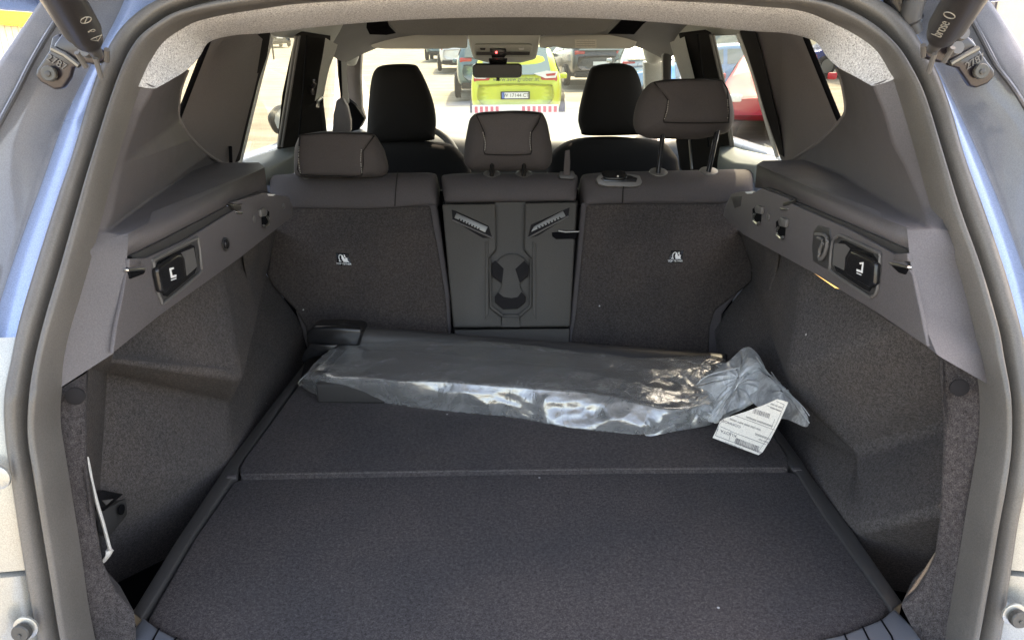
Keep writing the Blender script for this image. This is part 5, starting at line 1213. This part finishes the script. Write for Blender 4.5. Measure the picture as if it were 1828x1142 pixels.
def car_model(name, loc, rz, paintm, label, kind="hatch", glass=None, group="cars parked on the yard", plate="", k=1.0, cat="car"):
    glass = glass or M['carglass']
    t = empty(name, loc, label, cat, group, rz)
    # local frame: nose towards +y, tail at -y
    L, Wd = (4.45 * k, .91 * k)
    if kind == "van": st = [(-2.3, .80, .45, 1.05, 1.05), (-2.27, .90, .30, 1.10, 1.92), (-2.1, .93, .28, 1.12, 1.98), (0, .95, .26, 1.12, 2.02), (1.0, .95, .26, 1.10, 1.96), (1.55, .94, .26, 1.08, 1.40), (2.1, .90, .28, 1.00, 1.08), (2.38, .76, .38, .80, .82)]; top = .83
    elif kind == "suv": st = [(-2.30, .76, .48, .86, .88), (-2.25, .88, .34, 1.02, 1.04), (-2.12, .91, .30, 1.08, 1.34), (-1.85, .925, .28, 1.10, 1.60), (-1.2, .93, .26, 1.08, 1.66), (0, .935, .25, 1.04, 1.66), (.5, .935, .25, 1.02, 1.55), (1.25, .93, .25, 1.00, 1.06), (2.0, .88, .28, .88, .93), (2.32, .72, .40, .70, .74)]; top = .70
    else: st = [(-2.20, .76, .45, .82, .84), (-2.14, .86, .32, .96, 1.00), (-1.95, .895, .28, 1.00, 1.22), (-1.55, .905, .25, 1.00, 1.42), (-.9, .91, .22, .97, 1.49), (-.1, .91, .22, .94, 1.48), (.45, .91, .22, .92, 1.34), (1.05, .90, .22, .90, .97), (1.85, .86, .25, .80, .86), (2.2, .70, .38, .62, .66)]; top = .68
    rows = []
    for (y, w, zb, zs, zr) in st:
        gh = zr > zs + .08
        tw = (w * (top + (1 - top) * (1 - min(1, (zr - zs) / .6)))) if gh else w * .80
        half = [(0, zb), (w * .8, zb), (w * .97, zb + .10), (w, zb + (zs - zb) * .45), (w * .985, zs - .10), (w * .955, zs), (tw * 1.02 if gh else w * .90, zr - (.10 if gh else .02)), (tw * .93, zr - .02), (tw * .5, zr), (0, zr + .005)]
        ring_ = [Vector((x * k, y * k, z * k)) for x, z in half] + [Vector((-x * k, y * k, z * k)) for x, z in half[-2:0:-1]]
        rows.append(ring_)
    v, f = grid(rows, True); n = len(rows[0])
    f.append(list(range(n))); f.append([(len(rows) - 1) * n + i for i in range(n)][::-1])
    b = mk("body", v, f, paintm, t, local=True); sub(b, 2)
    def S(i, j):                                # ring index j on station i (fractional i)
        i0 = int(math.floor(i)); u = i - i0; i1 = min(i0 + 1, len(rows) - 1)
        return rows[i0][j].lerp(rows[i1][j], u)
    def pane(nm, i0, i1, side, mat=glass, a=.10, bb=.88):
        js = (5, 6) if side > 0 else (n - 5, n - 6)
        q_ = []
        for u in (i0, (i0 + i1) / 2, i1):
            lo = S(u, js[0]); hi = S(u, js[1]); o_ = Vector((side * .012, 0, 0))
            q_.append((lo.lerp(hi, a) + o_, lo.lerp(hi, bb) + o_))
        w_ = loft(nm, [[p[0] for p in q_], [p[1] for p in q_]], mat, None, thick=.0, local=True); w_.parent = t; return w_
    cabs = [i for i, s_ in enumerate(st) if s_[4] > s_[3] + .25]
    c0_, c1_ = cabs[0], cabs[-1]; cm = (c0_ + c1_) / 2 + .3
    for sd in (-1, 1):
        pane("side_window", c0_ + .15, cm - .06, sd); pane("side_window", cm + .06, c1_ + .1, sd)
    # rear and front screens
    def screen(nm, i0, i1, lo_k, hi_k, dy, dz):
        a_, b_ = rows[i0], rows[i1]
        wl, wh_ = a_[5].x * lo_k, b_[7].x * hi_k
        zl, zh = a_[5].z + .02, b_[7].z - .02
        pts = [Vector((-wl, a_[5].y + dy, zl + dz)), Vector((wl, a_[5].y + dy, zl + dz)), Vector((wh_, b_[7].y + dy, zh + dz)), Vector((-wh_, b_[7].y + dy, zh + dz))]
        mk(nm, pts + [p + Vector((0, .01 if dy < 0 else -.01, 0)) for p in pts], [(0, 1, 2, 3), (4, 5, 6, 7), (0, 1, 5, 4), (2, 3, 7, 6)], glass, t, smooth=False, local=True)
    if kind == "van":
        yy = st[1][0] * k - .03
        for sx in (-1, 1):
            x0, x1 = sorted((sx * .06, sx * .72)); box("rear_window", x0, x1, yy, yy + .02, 1.15 * k, 1.72 * k, glass, t, .02, local=True)
    else: screen("rear_window", 1 if kind == "suv" else 1, 3, .84, .92, -.045, .02)
    screen("windscreen", c1_ + 1, c1_, .88, .95, .06, .03)
    wr = (.345 if kind != "van" else .34) * k
    for sy in (-1.35, 1.38):
        for sx in (-1, 1):
            x = sx * (Wd - .09) ; w_ = disc("wheel", (x, sy * k, wr), (sx, 0, 0), wr, .17 * k, M['tyre'], t, n=28, local=True)
            disc("wheel_rim", (x + sx * .165 * k, sy * k, wr), (sx, 0, 0), wr * .66, .02, M['rim'], w_, n=20, local=True)
    yb = -2.19 * k if kind == "hatch" else -2.29 * k
    for sx in (-1, 1):
        x0, x1 = sorted((sx * .50 * k, sx * .83 * k)); zt = .90 if kind == "hatch" else 1.0
        if kind == "van": x0, x1 = sorted((sx * .80 * k, sx * .92 * k)); box("tail_light", x0, x1, yb + .0, yb + .10, .85 * k, 1.25 * k, M['redlight'], t, .02, local=True)
        else: box("tail_light", x0, x1, yb + .02, yb + .18, (zt - .07) * k, (zt + .05) * k, M['redlight'], t, .025, local=True)
        x0, x1 = sorted((sx * .45 * k, sx * .76 * k)); box("headlight", x0, x1, 2.05 * k, 2.27 * k, .60 * k, .72 * k, M['headlight'], t, .03, local=True)
        x0, x1 = sorted((sx * .90 * k, sx * 1.06 * k)); box("door_mirror", x0, x1, .55 * k, .68 * k, .93 * k, 1.05 * k, paintm, t, .03, local=True)
    box("bumper_trim", -.80 * k, .80 * k, yb - .05, yb + .2, .26 * k, .42 * k, M['tyre'], t, .03, local=True)
    pl = box("number_plate", -.26, .26, yb - .075, yb - .055, .62 * k, .73 * k, M['plate'], t, 0, local=True)
    return t, rows, yb
def place(px, py, Y):
    p = PY(px, py, Y); return Vector((p.x, Y, gz(p.x, Y)))
# lime car with reflective tail strip
M['lime'] = paint("lime_car_paint", (.52, .62, .03), .1, .35)
# lime car placed with its tail about 15 m ahead
lx = PY(934, 190, 15.0).x
lim, lr, lyb = car_model("parked_car", (lx, 17.1, gz(lx, 15.2)), R(-4), M['lime'], "lime green car with a red and white reflective tail strip, straight ahead through the windscreen", "suv", M['carglass_l'], cat="car")
def lbx(nm, x0, x1, z0, z1, mat, dy=-.10, par=lim, d2=.02, bevel=0): return box(nm, x0, x1, lyb + dy, lyb + dy + d2, z0, z1, mat, par, bevel, local=True)
M['redrefl'] = plain("red_reflective", (.62, .03, .03), .3); M['whiterefl'] = plain("white_reflective", (.85, .80, .78), .4)
lbx("reflective_strip", -.86, .86, .30, .50, M['whiterefl'], -.085)
i_ = 0
for x in [-.78 + .105 * q_ for q_ in range(16)]:
    if -.30 < x < .10: continue
    lbx("red_block", x - .030, x + .030, .33, .47, M['redrefl'], -.092)
lbx("plate_frame", -.29, .29, .60, .75, M['tyre'], -.072)
lbx("plate_band", -.26, -.21, .62, .73, M['plateblue'], -.079, d2=.003)
for s_, z, sz, mt in (("www.aew.gruber.at", .98, .115, M['plastic_d']), ("W 17144 CT", .675, .095, M['plastic_d'])):
    cu = bpy.data.curves.new("tail_text", 'FONT'); cu.body = s_; cu.size = sz; cu.extrude = .002; cu.align_x = 'CENTER'; cu.align_y = 'CENTER'; cu.materials.append(mt)
    o = bpy.data.objects.new("tail_text", cu); col.objects.link(o); o.parent = lim; o.location = (.02, lyb - (.085 if z > .9 else .080), z); o.rotation_euler = (R(90), 0, 0); tomesh(o)
for sx in (-1, 1):
    pts = [(sx * .36, 1.08), (sx * .62, 1.13), (sx * .84, 1.11), (sx * .80, 1.0), (sx * .60, .99)]
    mk("lamp_cluster", [(x, lyb - .05, z) for x, z in pts] + [(x, lyb + .1, z) for x, z in pts], [list(range(5)), list(range(9, 4, -1))] + [(i, 5 + i, 5 + (i + 1) % 5, (i + 1) % 5) for i in range(5)], M['headlight'], lim, smooth=False, local=True)
    pts = [(sx * .60, 1.07), (sx * .80, 1.09), (sx * .78, 1.04), (sx * .62, 1.03)]
    mk("lamp_red", [(x, lyb - .055, z) for x, z in pts], [list(range(4))], M['redlight'], lim, smooth=False, local=True)
M['teal'] = paint("dark_teal_paint", (.09, .17, .20), .4, .3); M['whitep'] = paint("white_paint", (.70, .72, .74), .0, .35); M['redp'] = plain('red_paint', (.42, .012, .03), .45, spec=.4)
M['bluep'] = paint("deep_blue_paint", (.03, .06, .25), .3, .3); M['lblue'] = paint("light_blue_paint", (.10, .30, .55), .2, .35); M['silver'] = paint("silver_paint", (.45, .48, .50), .5, .3); M['blackp'] = paint("black_paint", (.03, .035, .04), .2, .3)
def parked(px, Y, rz, mt, label, kind="hatch", glass=None, k=1.0, cat="car"):
    p = place(px, 150, Y); return car_model("parked_car" if kind != "van" else "parked_van", p, R(rz), mt, label, kind, glass, k=k, cat=cat)
parked(872, 22.5, 3, M['teal'], "dark teal car with red tail lamps, half hidden behind the lime green car", "suv")
parked(822, 34, 5, M['whitep'], "white car just left of and beyond the dark teal car", "hatch", M['carglass_l'])
parked(797, 43, 0, M['teal'], "small dark car at the far left end of the parked row ahead", "hatch")
parked(1040, 26, 8, M['blackp'], "dark green van-like car between the lime car and the front passenger seat", "suv")
parked(1150, 21.5, -4, M['silver'], "pale silver-blue car just left of the right windscreen pillar", "hatch", M['carglass_l'])
parked(1262, 19, 84, M['lblue'], "blue car seen in the narrow front door window on the right", "hatch", M['carglass_l'])
parked(1385, 14.6, 158, M['redp'], "red car seen through the right rear door window, its shadow below", "hatch", M['carglass'])
parked(1292, 25, 12, M['whitep'], "white van beyond the red car in the right rear door window", "van", cat="van")
parked(1505, 27, 100, M['bluep'], "dark blue car seen through the right quarter window", "hatch")
parked(1462, 34, 90, M['silver'], "pale van-roofed car behind the dark blue car on the right", "van", M['carglass_l'], cat="van")
parked(497, 64, 30, M['blackp'], "small dark car far off at the top of the left rear door window", "hatch")
# far row that closes the windscreen view
M['fac'] = plain("pale_render", (.55, .50, .38), .9, var=.05); M['dwin'] = plain("dark_window", (.10, .09, .11), .2); M['fence'] = plain("weathered_cladding", (.40, .38, .28), .8, var=.1)
M['yellow'] = plain("yellow_fascia", (.80, .55, .01), .5); M['metalgrey'] = plain("grey_cladding", (.42, .46, .46), .5)
def building(name, x0, x1, y0, y1, h, mat, label, wins, side=None, cat="building"):
    b = empty(name, ((x0 + x1) / 2, (y0 + y1) / 2, gz((x0 + x1) / 2, (y0 + y1) / 2) - .3), label, cat)
    z0 = b.location.z
    box("wall", x0, x1, y0, y1, z0, z0 + h, mat, b)
    box("roof", x0 - .3, x1 + .3, y0 - .3, y1 + .3, z0 + h + .002, z0 + h + .25, M['metalgrey'], b, .03)
    for (axis, a, c, w, hh) in wins:
        if axis == 'y': w_ = box("window", a, a + w, y0 - .06, y0 + .05, z0 + c, z0 + c + hh, M['dwin'], b); box("window_sill", a - .05, a + w + .05, y0 - .14, y0 - .061, z0 + c - .08, z0 + c, M['whitep'], b)
        else:
            xx = x0 if axis == 'x0' else x1
            w_ = box("window", xx - .06, xx + .06, a, a + w, z0 + c, z0 + c + hh, M['dwin'], b)
            box("window_sill", xx - .12, xx + .12, a - .05, a + w + .05, z0 + c - .08, z0 + c - .002, M['whitep'], b)
    return b
building("rendered_house", 12.5, 22, 13, 30, 6.0, M['fac'], "cream rendered house with dark windows beyond the right strut", [('x0', 13.6, 1.9, 1.3, 1.5), ('x0', 16.4, 1.9, 1.3, 1.5), ('x0', 19.5, 1.9, 1.3, 1.5), ('y', 13.6, 1.9, 1.4, 1.5), ('y', 17, 1.9, 1.4, 1.5)])
building("workshop", 2.6, 8.5, 48, 55, 6.5, M['metalgrey'], "pale grey workshop behind the far cars ahead", [('y', 3.3, 1.6, 1.1, 1.6), ('y', 5.2, 1.6, 1.1, 1.6)])
# board fence with yellow fascia, top left corner
fx = empty("board_fence", (-13.5, 17, 0), "pale board fence under a yellow fascia in the top left corner", "fence")
for i in range(46):
    y = 12 + i * .28; z0 = gz(-13.5, y) + .9
    box("board", -13.55, -13.50, y, y + .25, z0, z0 + 1.05, M['fence'], fx)
box("yellow_fascia", -13.60, -13.42, 12, 25, gz(-13.5, 18) + 2.05, gz(-13.5, 18) + 2.75, M['yellow'], fx)
box("base_wall", -13.62, -13.48, 12, 25, gz(-13.5, 12) - .5, gz(-13.5, 12) + .88, M['fac'], fx)
pn = empty("yard_sign_pole", place(494, 150, 44), "thin dark pole in the gravel seen through the left rear door window", "pole")
tube("pole", [pn.location, pn.location + Vector((0, 0, 1.7))], .05, M['tyre'], pn, n=8)
box("sign_board", pn.location.x - .3, pn.location.x + .3, pn.location.y - .02, pn.location.y + .02, pn.location.z + 1.4, pn.location.z + 1.75, M['metalgrey'], pn)
# trees
def leafmat(nm, a, b):
    m, nt, bs = nodes(nm); n = noise_n(nt, 1.5, 3, .6); r = ramp(nt, n.outputs[0], [(.35, a), (.65, b)])
    nt.links.new(r.outputs[0], bs.inputs["Base Color"]); bs.inputs["Roughness"].default_value = .6; return m
M['leaf'] = leafmat("foliage", (.03, .07, .012), (.10, .17, .03)); M['bark'] = plain("bark", (.10, .07, .05), .9)
M['grass'] = leafmat("bright_grass", (.10, .20, .02), (.22, .34, .04))
def tree(x, y, h, r_, label, seed):
    rnd = random.Random(seed); z0 = gz(x, y) - .1
    t = empty("tree", (x, y, z0), label, "tree", "trees at the edge of the yard")
    V, F = tube_geo([Vector((x, y, z0)), Vector((x + .1, y, z0 + h * .4)), Vector((x, y, z0 + h * .8))], [.22, .15, .05], 8)
    for i in range(6):
        a = rnd.random() * 6.28; s_ = Vector((x, y, z0 + h * (.3 + .08 * i))); e = s_ + Vector((math.cos(a) * r_ * .7, math.sin(a) * r_ * .7, h * .22))
        v, f = tube_geo([s_, e], [.08, .03], 6); F += [[q_ + len(V) for q_ in ff] for ff in f]; V += v
    mk("trunk", V, F, M['bark'], t)
    V, F = [], []
    clumps = [Vector((x + rnd.gauss(0, r_ * .45), y + rnd.gauss(0, r_ * .45), z0 + h * (.35 + .6 * rnd.random()))) for _ in range(36)]
    for c in clumps:
        for _ in range(110):
            p = c + Vector((rnd.gauss(0, .42), rnd.gauss(0, .42), rnd.gauss(0, .36))); s_ = .07 + .07 * rnd.random()
            e = Euler((rnd.random() * 6, rnd.random() * 6, rnd.random() * 6)); u = e.to_matrix() @ Vector((s_, 0, 0)); w = e.to_matrix() @ Vector((0, s_ * .7, 0))
            k = len(V); V += [p - u, p + w, p + u, p - w]; F.append((k, k + 1, k + 2, k + 3))
    o = mk("crown", V, F, M['leaf'], t, smooth=False); return t
for i, (px, Y, h, r_, lab) in enumerate(((1310, 44, 9, 3.4, "broad green tree above the white van"), (1352, 40, 8, 3.0, "green tree behind the windscreen of the red car, right of the white van"), (1470, 46, 9, 3.5, "tree beyond the dark blue car in the right quarter window"), (1560, 42, 8, 3.2, "rightmost tree, hidden mostly by the right pillar trim"))):
    p = place(px, 150, Y); tree(p.x, p.y, h, r_, lab, 11 + i)
gv, gf = [], []
rg_ = random.Random(5); p = place(1330, 150, 36)
for i in range(5000):
    x = p.x + rg_.uniform(-5, 9); y = p.y + rg_.uniform(-2, 3); z = gz(x, y); h = .3 + .5 * rg_.random(); a = rg_.random() * 6.28
    k = len(gv); gv += [(x - .06 * math.cos(a), y - .06 * math.sin(a), z), (x + .06 * math.cos(a), y + .06 * math.sin(a), z), (x + rg_.uniform(-.1, .1), y, z + h)]; gf.append((k, k + 1, k + 2))
tag(mk("grass_bank", gv, gf, M['grass'], smooth=False), "bright green grass along the yard edge", "grass", kind="stuff")
